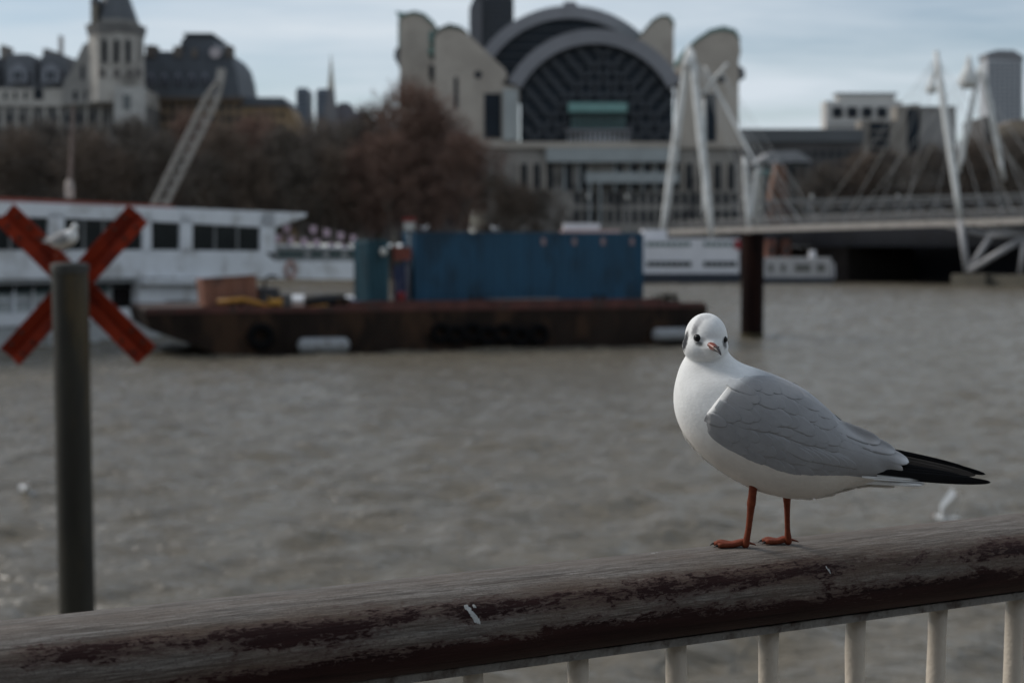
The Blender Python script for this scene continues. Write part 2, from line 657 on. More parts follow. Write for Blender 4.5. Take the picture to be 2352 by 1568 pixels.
def build_railing():
    root = thing('railing', 'weathered round wooden handrail on cream painted bars, grey gull standing on it', 'railing',
                 (RC.x, RC.y, WALK_Z))
    # the handrail, in its own frame: x along, y across, z up
    nl, na = 420, 72
    ss = np.linspace(-2.6, 3.4, nl)
    rg = np.random.default_rng(3)
    ph = rg.random(12) * 6.28
    v, wear = [], []
    ex = 2.4
    for s in ss:
        wob = sum(math.sin(s * (2.3 + 1.9 * k) + ph[k]) for k in range(5)) * 0.00042
        for k in range(na):
            an = 2 * math.pi * k / na
            c, sn = math.cos(an), math.sin(an)
            y = RAIL_A * math.copysign(abs(c) ** (2 / ex), c)
            z = RAIL_B * math.copysign(abs(sn) ** (2 / ex), sn)
            lump = 1 + 0.006 * math.sin(3 * an + s * 4 + ph[6]) + 0.005 * math.sin(7 * s + 2 * an + ph[7])
            v.append((s, y * lump, z * lump + wob))
            # side facing the promenade: y < 0.  h: 1 on the crown, -1 underneath
            d = math.degrees(math.atan2(z / RAIL_B, -y / RAIL_A))   # 90 crown, 0 the near edge, -90 below
            st = [(-90, 1.1), (-40, 1.05), (-24, .86), (-10, .62), (2, .42), (12, .33), (22, .48), (33, .60), (45, .44), (58, .17), (90, .08), (140, .16), (180, .5)]
            dd = d if d > -90 else 180
            wv = np.interp(dd, [a for a, _ in st], [b for _, b in st])
            wear.append(wv)
    f = []
    for i in range(nl - 1):
        for k in range(na):
            f.append((i * na + k, i * na + (k + 1) % na, (i + 1) * na + (k + 1) % na, (i + 1) * na + k))
    f.append(tuple(range(na - 1, -1, -1)))
    f.append(tuple((nl - 1) * na + k for k in range(na)))
    me = bpy.data.meshes.new('handrail')
    me.from_pydata(v, [], f)
    me.polygons.foreach_set('use_smooth', [True] * len(f))
    at = me.attributes.new('wear', 'FLOAT', 'POINT')
    at.data.foreach_set('value', wear)
    bm = bmesh.new(); bm.from_mesh(me); bmesh.ops.recalc_face_normals(bm, faces=bm.faces); bm.to_mesh(me); bm.free()
    me.materials.append(wood_material())
    hr = bpy.data.objects.new('handrail', me)
    COL.objects.link(hr)
    hr.parent = root
    hr.matrix_world = Matrix.Translation(RC) @ Matrix.Rotation(RAIL_ANG, 4, 'Z')
    bpy.context.view_layer.update()
    hr.matrix_parent_inverse = root.matrix_world.inverted()
    hr.matrix_basis = Matrix.Translation(RC) @ Matrix.Rotation(RAIL_ANG, 4, 'Z')
    mgrey = mat('grey_painted_steel', (0.22, 0.21, 0.195), 0.6, 0.2, 40, 0.3, dirt=(0.06, 0.04, 0.03), dscale=30)
    cream = mat('cream_paint', (0.55, 0.485, 0.405), 0.55, 0.08, 30, 0.12, bscale=160, dirt=(0.21, 0.165, 0.12), dscale=38, dpos=(0.64, 0.72))
    mb = MB()
    zt = -RAIL_B + 0.0015
    mb.prism([rail_pt(-2.6, -0.026, zt), rail_pt(-2.6, 0.026, zt), rail_pt(-2.6, 0.026, zt - 0.008), rail_pt(-2.6, -0.026, zt - 0.008)], RU * 6.0)
    mb.build('flat_bar', mgrey, root, bevel=0.001)
    zb = WALK_Z + 0.12
    mb = MB()
    mb.prism([rail_pt(-2.6, -0.02, 0) * 1, rail_pt(-2.6, 0.02, 0), rail_pt(-2.6, 0.02, 0.012), rail_pt(-2.6, -0.02, 0.012)], RU * 6.0)
    mb.v = [(a, b, c - RC.z + zb) for a, b, c in mb.v]
    mb.build('bottom_bar', cream, root)
    # one bar, shared by all; lumpy with many coats of paint
    proto = None
    h = zt - 0.0075 + RC.z - zb
    for i in range(-22, 29):
        s = -0.0387 + 0.1049 * i
        if proto is None or (-6 <= i <= 8):
            mb = MB()
            k = 26
            pts, rad = [], []
            for j in range(k + 1):
                z = zb + h * j / k
                p = rail_pt(s, 0, 0)
                pts.append((p.x + 0.0006 * math.sin(j * 1.3 + i), p.y, z))
                rad.append(0.0098 + 0.00035 * math.sin(j * 2.1 + i * 3) + 0.0002 * math.sin(j * 5 + i))
            o = mb.tube(pts, rad, 18).build('baluster', cream, root, smooth=True)
            if i == -22:
                proto = o
                p0 = rail_pt(s)
        else:
            o = proto.copy()
            COL.objects.link(o)
            o.location = rail_pt(s) - p0
    for i in (-22, -3, 13, 28):
        mb = MB()
        p = rail_pt(-0.0387 + 0.1049 * (i + 0.5))
        mb.box((p.x - 0.025, p.y - 0.025, WALK_Z - 0.05), (p.x + 0.025, p.y + 0.025, RC.z + zt - 0.009))
        if i not in (-3, 13):
            mb.build('post', cream, root)
    return root, hr


RAILING, HANDRAIL = build_railing()


def rail_hit(x2500, y2500):
    """where the sight line through a pixel of the 2500-wide photo meets the handrail"""
    d = ray(x2500 / 1.06293, y2500 / 1.06293)
    M = HANDRAIL.matrix_world.inverted()
    me = HANDRAIL.data
    bv = BVHTree.FromPolygons([v.co.copy() for v in me.vertices], [tuple(p.vertices) for p in me.polygons])
    o = M @ Vector((0, 0, CAM_Z))
    hit = bv.ray_cast(o, (M.to_3x3() @ d).normalized())
    return (HANDRAIL.matrix_world @ hit[0], (HANDRAIL.matrix_world.to_3x3() @ hit[1])) if hit[0] else None


bpy.context.view_layer.update()


def splat(pts, r, seed):
    """bird lime: a few flat irregular blobs lying on the wood"""
    rg = random.Random(seed)
    mlime = mat('bird_lime', (0.40, 0.40, 0.385), 0.8, 0.2, 300, 0.3)
    mb = MB()
    for (px, py), rr in zip(pts, r):
        h = rail_hit(px, py)
        if not h:
            continue
        c, nn = h
        a = RU
        b = nn.cross(a).normalized()
        m = 14
        ring = []
        for k in range(m):
            an = 6.283 * k / m
            f = rr * (0.55 + 0.6 * rg.random())
            e = rr * 0.0004
            ring.append(c + (a * math.cos(an) * 0.55 + b * math.sin(an)) * f * 0.001 + nn * 0.00015)
        mb.add([c + nn * 0.0007] + ring, [(0, 1 + k, 1 + (k + 1) % m) for k in range(m)])
    o = mb.build('bird_dropping', mlime, None, smooth=True)
    o.parent = HANDRAIL
    o.matrix_parent_inverse = HANDRAIL.matrix_world.inverted()


splat([(1140, 1482), (1147, 1490), (1153, 1498), (1160, 1508), (1168, 1516), (1158, 1479)], [4.2, 3.4, 4.0, 5.0, 3.4, 2.5], 4)
splat([(2018, 1385), (2023, 1391), (2026, 1396)], [1.5, 2.4, 1.6], 5)
splat([(1592, 1351), (1597, 1350), (1604, 1349)], [1.2, 1.6, 1.0], 6)
# ------------------------------------------------------------------ the gull
# Measured on an enlarged view of the bird: c-units (x right, y down); one c-unit = GK metres, y_l is depth (away from viewer)
FOOT_HIT = rail_hit(1600 + 480 / 2.449, 720 + 1512 / 2.449)
FOOT2_HIT = rail_hit(1600 + 740 / 2.449, 720 + 1484 / 2.449)
GD = FOOT_HIT[0].y
GK = GD / 3473.0 / 2.449
G0 = (650.0, 1500.0)


def G(cx, cy, dep=0.0):
    return Vector(((cx - G0[0]) * GK, dep * GK, (G0[1] - cy) * GK))


def GV(cx, cy, dep=0.0):
    # seen from a little above: what stands out sideways was measured lower than it is
    return G(cx, cy - 0.115 * abs(dep), dep)


def catmull(P, n):
    P = np.array(P, float)
    m = len(P)
    t = np.linspace(0, m - 1, n)
    out_ = []
    for x in t:
        i = min(int(x), m - 2)
        f = x - i
        p0 = P[max(i - 1, 0)]; p1 = P[i]; p2 = P[i + 1]; p3 = P[min(i + 2, m - 1)]
        out_.append(0.5 * ((2 * p1) + (-p0 + p2) * f + (2 * p0 - 5 * p1 + 4 * p2 - p3) * f * f + (-p0 + 3 * p1 - 3 * p2 + p3) * f ** 3))
    return np.array(out_)


#        left/under contour, right/upper contour, half width
GULL_RINGS = [
    (215, 290, 405, 285, 84), (162, 365, 440, 346, 108), (124, 450, 505, 392, 150), (98, 590, 620, 432, 222),
    (118, 735, 745, 478, 258), (200, 882, 868, 538, 276), (335, 1010, 955, 604, 276), (520, 1122, 1050, 690, 262),
    (715, 1186, 1125, 762, 236), (880, 1200, 1190, 806, 196), (1015, 1172, 1255, 850, 150), (1130, 1132, 1320, 900, 108),
    (1240, 1108, 1380, 960, 74), (1360, 1104, 1440, 1040, 50)]
GR = catmull(GULL_RINGS, 64)


def gull_loft(scale_y=1.0, na=48):
    pts = np.zeros((len(GR), na, 3))
    for i, (lx, ly, rx, ry, hw) in enumerate(GR):
        c = np.array([(lx + rx) / 2, (ly + ry) / 2])
        e = np.array([rx - lx, ry - ly]) / 2
        for k in range(na):
            ph = 2 * math.pi * k / na
            a, b = math.cos(ph), math.sin(ph)
            pos = c + e * a
            pts[i, k] = (pos[0], -hw * math.copysign(abs(b) ** 0.92, b) * scale_y, pos[1])   # (cx, depth, cy)
    return pts


LOFT = gull_loft()
_near = LOFT[:, :25].reshape(-1, 3)          # ph 0..pi : depth negative = towards viewer


def body_depth(x, y):
    d = (_near[:, 0] - x) ** 2 + (_near[:, 2] - y) ** 2
    i = np.argpartition(d, 6)[:6]
    wt = 1.0 / (d[i] + 30.0)
    return float((-_near[i, 1] * wt).sum() / wt.sum())


# grid of depths for speed
_gx = np.arange(200, 1640, 12.0)
_gy = np.arange(420, 1240, 12.0)
_gd = np.array([[body_depth(x, y) for x in _gx] for y in _gy])
for _ in range(2):
    _p = np.pad(_gd, 1, mode='edge')
    _gd = (_p[1:-1, 1:-1] * 4 + _p[:-2, 1:-1] + _p[2:, 1:-1] + _p[1:-1, :-2] + _p[1:-1, 2:]) / 8


def bdep(x, y):
    fx = min(max((x - _gx[0]) / 12, 0), len(_gx) - 1.001)
    fy = min(max((y - _gy[0]) / 12, 0), len(_gy) - 1.001)
    i, j = int(fx), int(fy)
    a, b = fx - i, fy - j
    return (_gd[j, i] * (1 - a) * (1 - b) + _gd[j, i + 1] * a * (1 - b) + _gd[j + 1, i] * (1 - a) * b + _gd[j + 1, i + 1] * a * b)


W_UP = catmull([(455, 500), (560, 474), (650, 472), (760, 500), (870, 566), (955, 642), (1055, 728), (1150, 792), (1285, 828), (1400, 895), (1490, 955)], 60)
W_LO = catmull([(310, 690), (286, 760), (330, 868), (420, 942), (540, 1012), (650, 1052), (760, 1088), (900, 1092), (1080, 1074), (1250, 1078), (1400, 1052)], 60)


def wing_t(x, y):
    """0 at the upper edge, 1 at the lower edge"""
    yu = np.interp(x, W_UP[:, 0], W_UP[:, 1])
    yl = np.interp(x, W_LO[:, 0], W_LO[:, 1]) if x > 300 else 740
    return (y - yu) / max(yl - yu, 20)


def wing_depth(x, y):
    t = min(max(wing_t(x, y), 0), 1)
    bul = 26 * math.sqrt(max(0.0, math.sin(math.pi * min(max(t, 0.03), 0.97))))
    d = bdep(x, y)
    # the folded hand runs on past the body
    d = max(d, np.interp(x, [900, 1150, 1300, 1500, 2000], [0, 60, 78, 66, 40]) * (0.35 + 0.65 * math.sin(math.pi * min(max(t, 0.08), 0.92))))
    return d + bul


def wing_front(x, y):
    """0 at the bend of the wing, where breast feathers cover it, 1 a little behind"""
    # the bend runs from (455, 500) to (300, 700)
    d = ((x - 455) * 200 + (y - 500) * 155) / math.hypot(200, 155)
    if y > 700:
        return 1.0
    w_ = 42 if y > 560 else 42 + (560 - y) * 0.8
    t_ = min(1.0, max(0.0, (d - 4) / w_))
    return t_ * t_ * (3 - 2 * t_)


def smooth_obj(name, v, f, col, mat_, parent, side=1):
    me = bpy.data.meshes.new(name)
    me.from_pydata([tuple(p) for p in v], [], f)
    me.polygons.foreach_set('use_smooth', [True] * len(f))
    if col is not None:
        a = me.color_attributes.new('Col', 'FLOAT_COLOR', 'POINT')
        a.data.foreach_set('color', np.array(col, float).ravel())
    bm = bmesh.new(); bm.from_mesh(me); bmesh.ops.recalc_face_normals(bm, faces=bm.faces); bm.to_mesh(me); bm.free()
    me.materials.append(mat_)
    o = bpy.data.objects.new(name, me)
    COL.objects.link(o)
    if parent is not None:
        o.parent = parent
    return o


def blade(x, y, ang, ln, wd, lift0, lift1, side, colf, tipw=0.5, na=13, nb=7, depf=None, thick=0.32, droop=0.0, edge=3.0, curve=0.0, soften=False):
    """one feather: from (x, y) along ang (degrees, downwards positive), conforming to the wing surface"""
    depf = depf or wing_depth
    ca, sa = math.cos(math.radians(ang)), math.sin(math.radians(ang))
    v, c = [], []
    for layer in (1, 0):
        for i in range(na):
            a = 1 - (1 - i / (na - 1)) ** 1.5
            if a < 0.25:
                wv = 0.72 + 0.28 * a / 0.25
            else:
                wv = 1.0
            if a > tipw:
                z = (a - tipw) / (1 - tipw)
                wv *= math.sqrt(max(0.0, 1 - z ** 2.2)) * 0.97 + 0.03
            for j in range(nb):
                b = -1 + 2 * j / (nb - 1)
                px = x + ca * ln * a - sa * wd * wv * b * 0.5
                py = y + sa * ln * a + ca * wd * wv * b * 0.5 + droop * a * a * ln + curve * math.sin(math.pi * a) * ln
                d = depf(px, py) + lift0 + (lift1 - lift0) * a - edge * b * b - (0 if layer else thick)
                if side < 0:
                    py += 15 * min(1, max(0, (px - 840) / 90))
                v.append(GV(px, py, -side * d))
                cc_ = np.array(colf(a, b))
                if soften:
                    k_ = wing_front(px, py)
                    cc_ = WHITE * (1 - k_) * 0.95 + cc_ * k_
                c.append(tuple(cc_) + (1,))
    f = []
    m = na * nb
    for i in range(na - 1):
        for j in range(nb - 1):
            k = i * nb + j
            f.append((k, k + 1, k + nb + 1, k + nb))
            f.append((m + k, m + k + nb, m + k + nb + 1, m + k + 1))
    for i in range(na - 1):
        k = i * nb
        f.append((k, k + nb, m + k + nb, m + k))
        k = i * nb + nb - 1
        f.append((k, m + k, m + k + nb, k + nb))
    k = (na - 1) * nb
    for j in range(nb - 1):
        f.append((k + j, k + j + 1, m + k + j + 1, m + k + j))
    return v, f, c


WHITE = np.array((0.90, 0.90, 0.885))
GREY = np.array((0.315, 0.315, 0.322))
BLACK = np.array((0.005, 0.005, 0.006))


def build_gull():
    root = thing('gull', 'sharp grey and white gull with red legs standing on the wooden handrail', 'bird')
    plum = vmat('plumage_white', 0.85, 0.14, 520, (0.45, 1, 0.7), 0.15, 0.15)
    plumg = vmat('plumage_feather', 0.75, 0.10, 700, (5, 1, 1), 0.2, 0.1, rot=(0, 0.45, 0))
    black = vmat('plumage_black', 0.6, 0.25, 700, (0.2, 1, 1), 0.12)
    # ---- body, neck and head: one skin
    mb = MB()
    n_s, n_a = LOFT.shape[:2]
    v = [G(x, y, d) for x, d, y in LOFT.reshape(-1, 3)]
    f = []
    for i in range(n_s - 1):
        for k in range(n_a):
            f.append((i * n_a + k, i * n_a + (k + 1) % n_a, (i + 1) * n_a + (k + 1) % n_a, (i + 1) * n_a + k))
    f.append(tuple(range(n_a)))
    f.append(tuple((n_s - 1) * n_a + k for k in range(n_a - 1, -1, -1)))
    mb.add(v, f)
    hd = Vector((0.30, -0.915, -0.27)).normalized()          # where the bird looks
    HC = (292, 246)

    def H(dx, dz, dep):
        return G(HC[0] + dx, HC[1] - dz - 0.078 * abs(dep), dep)
    yaw = math.atan2(hd.x, -hd.y)
    R = Matrix.Rotation(yaw, 3, 'Z') @ Matrix.Rotation(math.radians(8), 3, 'X')
    mb.ell(H(-1, 10, -30), (125 * GK, 148 * GK, 142 * GK), 40, 28, R)                      # skull
    mb.ell(H(-5, -48, -42), (139 * GK, 128 * GK, 106 * GK), 40, 28, R)                    # cheeks and throat
    mb.ell(H(26, -46, -112), (78 * GK, 84 * GK, 74 * GK), 32, 24, R)                      # face
    mb.ell(H(38, -52, -166), (40 * GK, 44 * GK, 38 * GK), 24, 18, R)                      # feathered base of the bill
    tmp = mb.build('gull_shape', plum)
    rm = tmp.modifiers.new('r', 'REMESH')
    rm.mode = 'VOXEL'
    rm.voxel_size = 0.00115
    sm = tmp.modifiers.new('s', 'SMOOTH')
    sm.factor = 0.5
    sm.iterations = 9
    dg = bpy.context.evaluated_depsgraph_get()
    me = bpy.data.meshes.new_from_object(tmp.evaluated_get(dg))
    bpy.data.objects.remove(tmp)
    me.name = 'body'
    nv = len(me.vertices)
    co = np.zeros(nv * 3)
    me.vertices.foreach_get('co', co)
    co = co.reshape(-1, 3)
    cx = co[:, 0] / GK + G0[0]
    cy = G0[1] - co[:, 2] / GK
    cd = co[:, 1] / GK
    bv = BVHTree.FromPolygons([Vector(p) for p in co], [tuple(p.vertices) for p in me.polygons])

    def on_skin(x, y):
        """nearest skin point seen from the front at (x, y)"""
        h = bv.ray_cast(G(x, y - 0.078 * 900, -900), Vector((0, 1, -0.078)).normalized())
        return h[0], h[1]

    def smooth01(a, b, x):
        t = np.clip((x - a) / (b - a), 0, 1)
        return t * t * (3 - 2 * t)
    col = np.repeat(WHITE[None], nv, 0)
    # mantle: grey from the shoulders back, on the upper side
    yu = np.interp(cx, GR[:, 2], GR[:, 3])
    near_top = 1 - smooth01(70, 190, cy - yu)
    mant = smooth01(505, 700, cx + 0.25 * (cy - 430)) * near_top * (cx < 1500)
    wing_zone = smooth01(440, 520, cx) * (cy > 500) * (cy < 1040 + 0 * cx) * (np.array([0 <= wing_t(a, b) <= 0.80 for a, b in zip(cx, cy)]))
    g = np.maximum(mant, wing_zone * 0.9)[:, None]
    col = col * (1 - g) + np.array((0.36, 0.37, 0.39)) * g
    # underside shade and warm bounced light, painted low on the breast and belly
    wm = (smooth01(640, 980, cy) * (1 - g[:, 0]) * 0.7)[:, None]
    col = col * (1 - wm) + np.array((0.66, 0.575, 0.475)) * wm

    def spot(x, y, rx, ry, rot, strength, c, soft=0.5):
        nonlocal col
        p, _ = on_skin(x, y)
        if p is None:
            return
        pd = p.y / GK
        ca, sa = math.cos(rot), math.sin(rot)
        ux = (cx - x) * ca + (cy - y) * sa
        uy = -(cx - x) * sa + (cy - y) * ca
        d = np.sqrt((ux / rx) ** 2 + (uy / ry) ** 2 + ((cd - pd) / 90) ** 2)
        nz = 0.12 * np.sin(cx * 0.23 + 1) * np.sin(cy * 0.19)
        k = (strength * (1 - smooth01(1 - soft, 1 + soft, d + nz)))[:, None]
        col = col * (1 - k) + np.array(c) * k
    # winter head: ear spot, smudges over and before the eye
    spot(168, 262, 15, 62, 0.22, 1.0, (0.03, 0.03, 0.034), 0.35)
    spot(226, 190, 17, 36, 0.25, 0.85, (0.15, 0.15, 0.16), 0.55)
    spot(246, 146, 18, 36, 0.5, 0.65, (0.28, 0.28, 0.30), 0.7)
    spot(284, 112, 36, 15, -0.2, 0.5, (0.36, 0.37, 0.39), 0.7)
    spot(272, 240, 20, 13, 0.3, 0.5, (0.33, 0.32, 0.31), 0.6)
    spot(254, 266, 26, 15, 0.35, 0.9, (0.06, 0.06, 0.06), 0.5)
    spot(402, 268, 12, 30, -0.15, 0.85, (0.05, 0.05, 0.06), 0.5)
    spot(340, 266, 7, 16, 0.2, 0.5, (0.30, 0.27, 0.25), 0.5)
    spot(295, 300, 42, 5, -0.02, 0.35, (0.45, 0.42, 0.40), 0.6)
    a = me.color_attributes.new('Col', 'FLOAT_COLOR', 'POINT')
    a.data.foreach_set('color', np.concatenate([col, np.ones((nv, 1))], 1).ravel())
    me.polygons.foreach_set('use_smooth', [True] * len(me.polygons))
    me.materials.clear()
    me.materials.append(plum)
    body = bpy.data.objects.new('body', me)
    COL.objects.link(body)
    body.parent = root
    # ---- eyes
    glossy = mat('gull_eye', (0.004, 0.0035, 0.0035), 0.16, 0.0, 10, spec=0.25)
    for x, y, r in ((240, 246, 25), (406, 254, 23)):
        p, nn = on_skin(x, y)
        if p is None:
            p, nn = on_skin(x - 6, y)
        e = MB().ell(p - nn * (r * 0.45 * GK), (r * GK, r * GK, r * GK), 20, 14).build('eye', glossy, root, smooth=True)
    p, nn = on_skin(240, 246)
    mb = MB()
    t1 = Vector((0, 0, 1)).cross(nn).normalized()
    t2 = nn.cross(t1)
    pts = []
    for k in range(15):
        an = math.radians(95 + 190 * k / 14)
        pts.append(p + nn * (2.0 * GK) + (t1 * math.cos(an) + t2 * math.sin(an)) * (23.5 * GK))
    mb.tube(pts, [(1.0 + 2.2 * math.sin(math.pi * k / 14)) * GK for k in range(15)], 6)
    mb.build('eye_ring', mat('pale_eyelid', (0.75, 0.74, 0.72), 0.8, 0.05), root, smooth=True)
    # ---- bill: two mandibles, red at the base and dark at the tip
    billm = vmat('bill_horn', 0.38, 0.15, 500, spec=0.5)
    p, _ = on_skin(336, 300)
    bd = Vector((0.45, -0.865, -0.215)).normalized()
    sd = bd.cross(Vector((0, 0, 1))).normalized()
    ud = sd.cross(bd).normalized()
    base = p - bd * (34 * GK)
    RED, DARK = np.array((0.235, 0.046, 0.024)), np.array((0.035, 0.025, 0.024))

    def mandible(name, upper):
        ln = 142 if upper else 127
        v, c, f = [], [], []
        ns, na = 16, 14
        for i in range(ns):
            a_ = i / (ns - 1)
            taper = (1 - a_ ** 1.7) ** 0.75
            hw_ = (24 * taper + 1.2) * (1 if upper else 0.86)
            hh = (21.5 * taper + 1.5) * (1 if upper else 0.72)
            drop = (-26 * max(0, a_ - 0.45) ** 1.8 * 2.2) if upper else (-3 * a_)
            for k in range(na):
                ph = 2 * math.pi * k / na
                s_, c_ = math.sin(ph), math.cos(ph)
                up_ = s_ * hh if s_ > 0 else s_ * hh * 0.12
                if not upper:
                    up_ = -up_
                v.append(base + bd * (ln * a_ * GK) + sd * (c_ * hw_ * GK) + ud * ((up_ + drop + (1.2 if upper else -1.5)) * GK))
                t = np.clip((a_ - 0.38) / 0.22, 0, 1)
                if upper:
                    t = max(t, 0.62 * np.clip((0.35 - s_) / 0.3, 0, 1) if s_ < 0.35 else 0)
                    t = max(t, 0.85 * np.clip((s_ - 0.93) / 0.07, 0, 1) * np.clip((a_ - .3) / .1, 0, 1))
                c.append(tuple(RED * (1 - t) + DARK * t) + (1,))
        for i in range(ns - 1):
            for k in range(na):
                f.append((i * na + k, i * na + (k + 1) % na, (i + 1) * na + (k + 1) % na, (i + 1) * na + k))
        f.append(tuple(range(na))); f.append(tuple((ns - 1) * na + k for k in range(na)))
        return smooth_obj(name, v, f, c, billm, root)
    um = mandible('upper_mandible', True)
    mandible('lower_mandible', False)
    nm = mat('nostril_dark', (0.012, 0.008, 0.007), 0.6, 0)
    for s in (-1, 1):
        o = MB().ell(base + bd * (70 * GK) + sd * (s * 14.5 * GK) + ud * (12 * GK), (3.2 * GK, 11 * GK, 3.6 * GK), 10, 8,
                     Matrix.Rotation(math.atan2(-bd.x, bd.y), 3, 'Z')).build('nostril', nm, None, smooth=True)
        o.parent = um
    # ---- wings
    rg = random.Random(5)
    for side in (1, -1):
        # wing shell: the smooth bed all feathers lie on
        v, c, f = [], [], []
        ns, nt = 60, 26
        for i in range(ns):
            for j in range(nt):
                t = j / (nt - 1)
                x = W_UP[i, 0] * (1 - t) + W_LO[i, 0] * t
                y = W_UP[i, 1] * (1 - t) + W_LO[i, 1] * t
                if side < 0:
                    y += 15 * min(1, max(0, (x - 840) / 90))
                ed = min(1, min(i - 0.6, ns - 1 - i) / 4.0)
                v.append(GV(x, y, -side * (bdep(x, y) * (1 - ed) + (wing_depth(x, y) - 4.5) * ed)))
                k_ = wing_front(x, y)
                c.append(tuple(GREY * k_ + WHITE * (1 - k_) * 0.95) + (1,))
        for i in range(ns - 1):
            for j in range(nt - 1):
                k = i * nt + j
                f.append((k, k + 1, k + nt + 1, k + nt))
        wing = smooth_obj('wing', v, f, c, plumg, root)
        sol = wing.modifiers.new('thick', 'SOLIDIFY')
        sol.thickness = 3 * GK
        sol.offset = 0

        def grey(shift=0.0, tip=0.0):
            k = 1 + rg.uniform(-0.05, 0.05) + shift

            def fn(a, b):
                g_ = GREY * k * (1 + 0.03 * b)
                e = tip * max(0, (a - 0.86) / 0.14)
                return g_ * (1 - e) + np.array((0.62, 0.63, 0.65)) * e
            return fn

        def feather(name, *a, m=plumg, **kw):
            vv, ff, cc = blade(*a, **kw)
            return smooth_obj(name, vv, ff, cc, m, wing)
        # lower covert rows first (they lie lowest), then upper rows over them
        rows = [(0.88, 10, 350, 1060, 120, 74, 27), (0.76, 10, 340, 1050, 120, 76, 26), (0.66, 11, 340, 1040, 104, 66, 26), (0.52, 10, 360, 1010, 108, 66, 27)]
        for ri, (t, n_, x0, x1, ln, wd, ang) in enumerate(rows):
            for k in range(n_ - 1, -1, -1):
                x = x0 + (x1 - x0) * (k + 0.5 * (ri % 2)) / n_ + rg.uniform(-6, 6)
                yu_, yl_ = np.interp(x, W_UP[:, 0], W_UP[:, 1]), np.interp(x, W_LO[:, 0], W_LO[:, 1])
                y = yu_ + (yl_ - yu_) * t - 14
                feather('covert_feather', x - 40, y - 18, ang + rg.uniform(-3, 3) + 6 * (t - 0.7), ln * rg.uniform(1.1, 1.5), wd * rg.uniform(1.0, 1.35), -1.8, rg.uniform(-0.4, 0.0), side, grey(0.0), tipw=0.3, soften=True, edge=rg.uniform(0.5, 1.2))
        # secondaries
        for k in range(7):
            feather('secondary_feather', 700 + 48 * k, 850 + 12 * k, 27 - 1.2 * k, 250, 64, -2.4, 1.4, side, grey(0.03), tipw=0.6, edge=0.7)
        # primaries: black, the near ones show the white leading edge below
        def prim(white_edge, sh=0.0):
            def fn(a, b):
                if white_edge == 'brown':
                    return np.array((0.075, 0.066, 0.06))
                if white_edge and b > 0.6 and a < 0.3:
                    return np.array((0.72, 0.72, 0.71))
                return BLACK
            return fn
        dy = 0 if side == 1 else -6
        def hand(x, y):
            return np.interp(x, [1200, 1450, 2000], [86, 78, 34])
        P = [(1300, 1036, 4.3, 655, 58, True), (1300, 1016, 5.5, 575, 60, False), (1300, 996, 6.8, 500, 60, False), (1290, 982, 8.2, 420, 56, False), (1280, 972, 9.2, 345, 50, False)]
        if side == -1:
            P = [(1300, 903, 11.6, 650, 52, False), (1300, 898, 10.9, 540, 48, False), (1300, 903, 11.4, 420, 46, False), (1320, 935, 10.6, 570, 58, 'brown'), (1320, 955, 9.6, 470, 56, 'brown')]
        for k, (x, y, an, ln, wd, we) in enumerate(P):
            feather('primary_feather', x, y + dy * 0, an, ln, wd, 4 - 3.0 * k + (8 if side == 1 else -6), 2 - 3.0 * k + (8 if side == 1 else -6), side, prim(we), m=black, tipw=0.42, na=16, depf=hand, edge=1.5, droop=-0.012)
        if side == 1:
            # white shafts of the outer primaries along the lower edge
            for (x, y, an, ln, wd) in ((1290, 1060, 3.2, 215, 8), (1280, 1074, 2.0, 230, 7), (1210, 1060, 4.0, 190, 16)):
                feather('primary_covert', x, y, an, ln, wd, 26, 20, side, lambda a, b: np.array((0.74, 0.74, 0.73)), tipw=0.3, depf=hand, edge=1.0)
        # tertials: broad, pale grey, over the primaries
        T = [(1030, 985, 10.5, 385, 74, 0.5), (1020, 935, 14.0, 425, 86, 0.6), (1010, 885, 16.5, 455, 92, 0.7), (985, 815, 17.0, 520, 100, 0.9), (1000, 770, 19.0, 430, 92, 0.6), (1010, 740, 20.5, 330, 84, 0.5)]
        for k, (x, y, an, ln, wd, tp) in enumerate(T):
            feather('tertial_feather', x, y, an, ln, wd, -4, 7 + 2.0 * k, side, grey(0.06 + 0.015 * k, tp), tipw=0.62, na=14, edge=3.0)
        # scapulars
        for ri, (t0, n_, x0, x1, ln, wd) in enumerate([(0.38, 10, 400, 1030, 130, 80), (0.22, 9, 440, 1040, 120, 74), (0.09, 9, 470, 1060, 112, 66)]):
            for k in range(n_ - 1, -1, -1):
                x = x0 + (x1 - x0) * (k + 0.5 * (ri % 2)) / n_
                yu_, yl_ = np.interp(x, W_UP[:, 0], W_UP[:, 1]), np.interp(x, W_LO[:, 0], W_LO[:, 1])
                y = yu_ + (yl_ - yu_) * t0
                feather('scapular_feather', x - 40 + rg.uniform(-14, 14), y - 22 + rg.uniform(-10, 10), 29 + rg.uniform(-5, 5), ln * rg.uniform(1.1, 1.6), wd * rg.uniform(1.0, 1.4), -1.6, rg.uniform(-0.1, 0.3) + (0.4 if ri == 0 else 0), side, grey(0.02), tipw=0.28, soften=True, edge=rg.uniform(0.5, 1.2))
    # ---- small body feathers and loose down of the belly
    v, f, c = [], [], []

    def tuft(x, y, an, ln, wd, l0, l1, side, colr, df):
        vv, ff, cc = blade(x, y, an, ln, wd, l0, l1, side, lambda a, b: colr, tipw=0.3, na=5, nb=3, depf=df, edge=1.0, thick=0.8)
        o = len(v)
        v.extend(vv); f.extend([tuple(i + o for i in t) for t in ff]); c.extend(cc)
    v, f, c = [], [], []
    warm = np.array((0.72, 0.68, 0.62))  # white down tinted with the painted bounce and shade of the underside
    ii = [i for i in range(n_s) if GR[i, 0] > 150 and GR[i, 1] > 700]
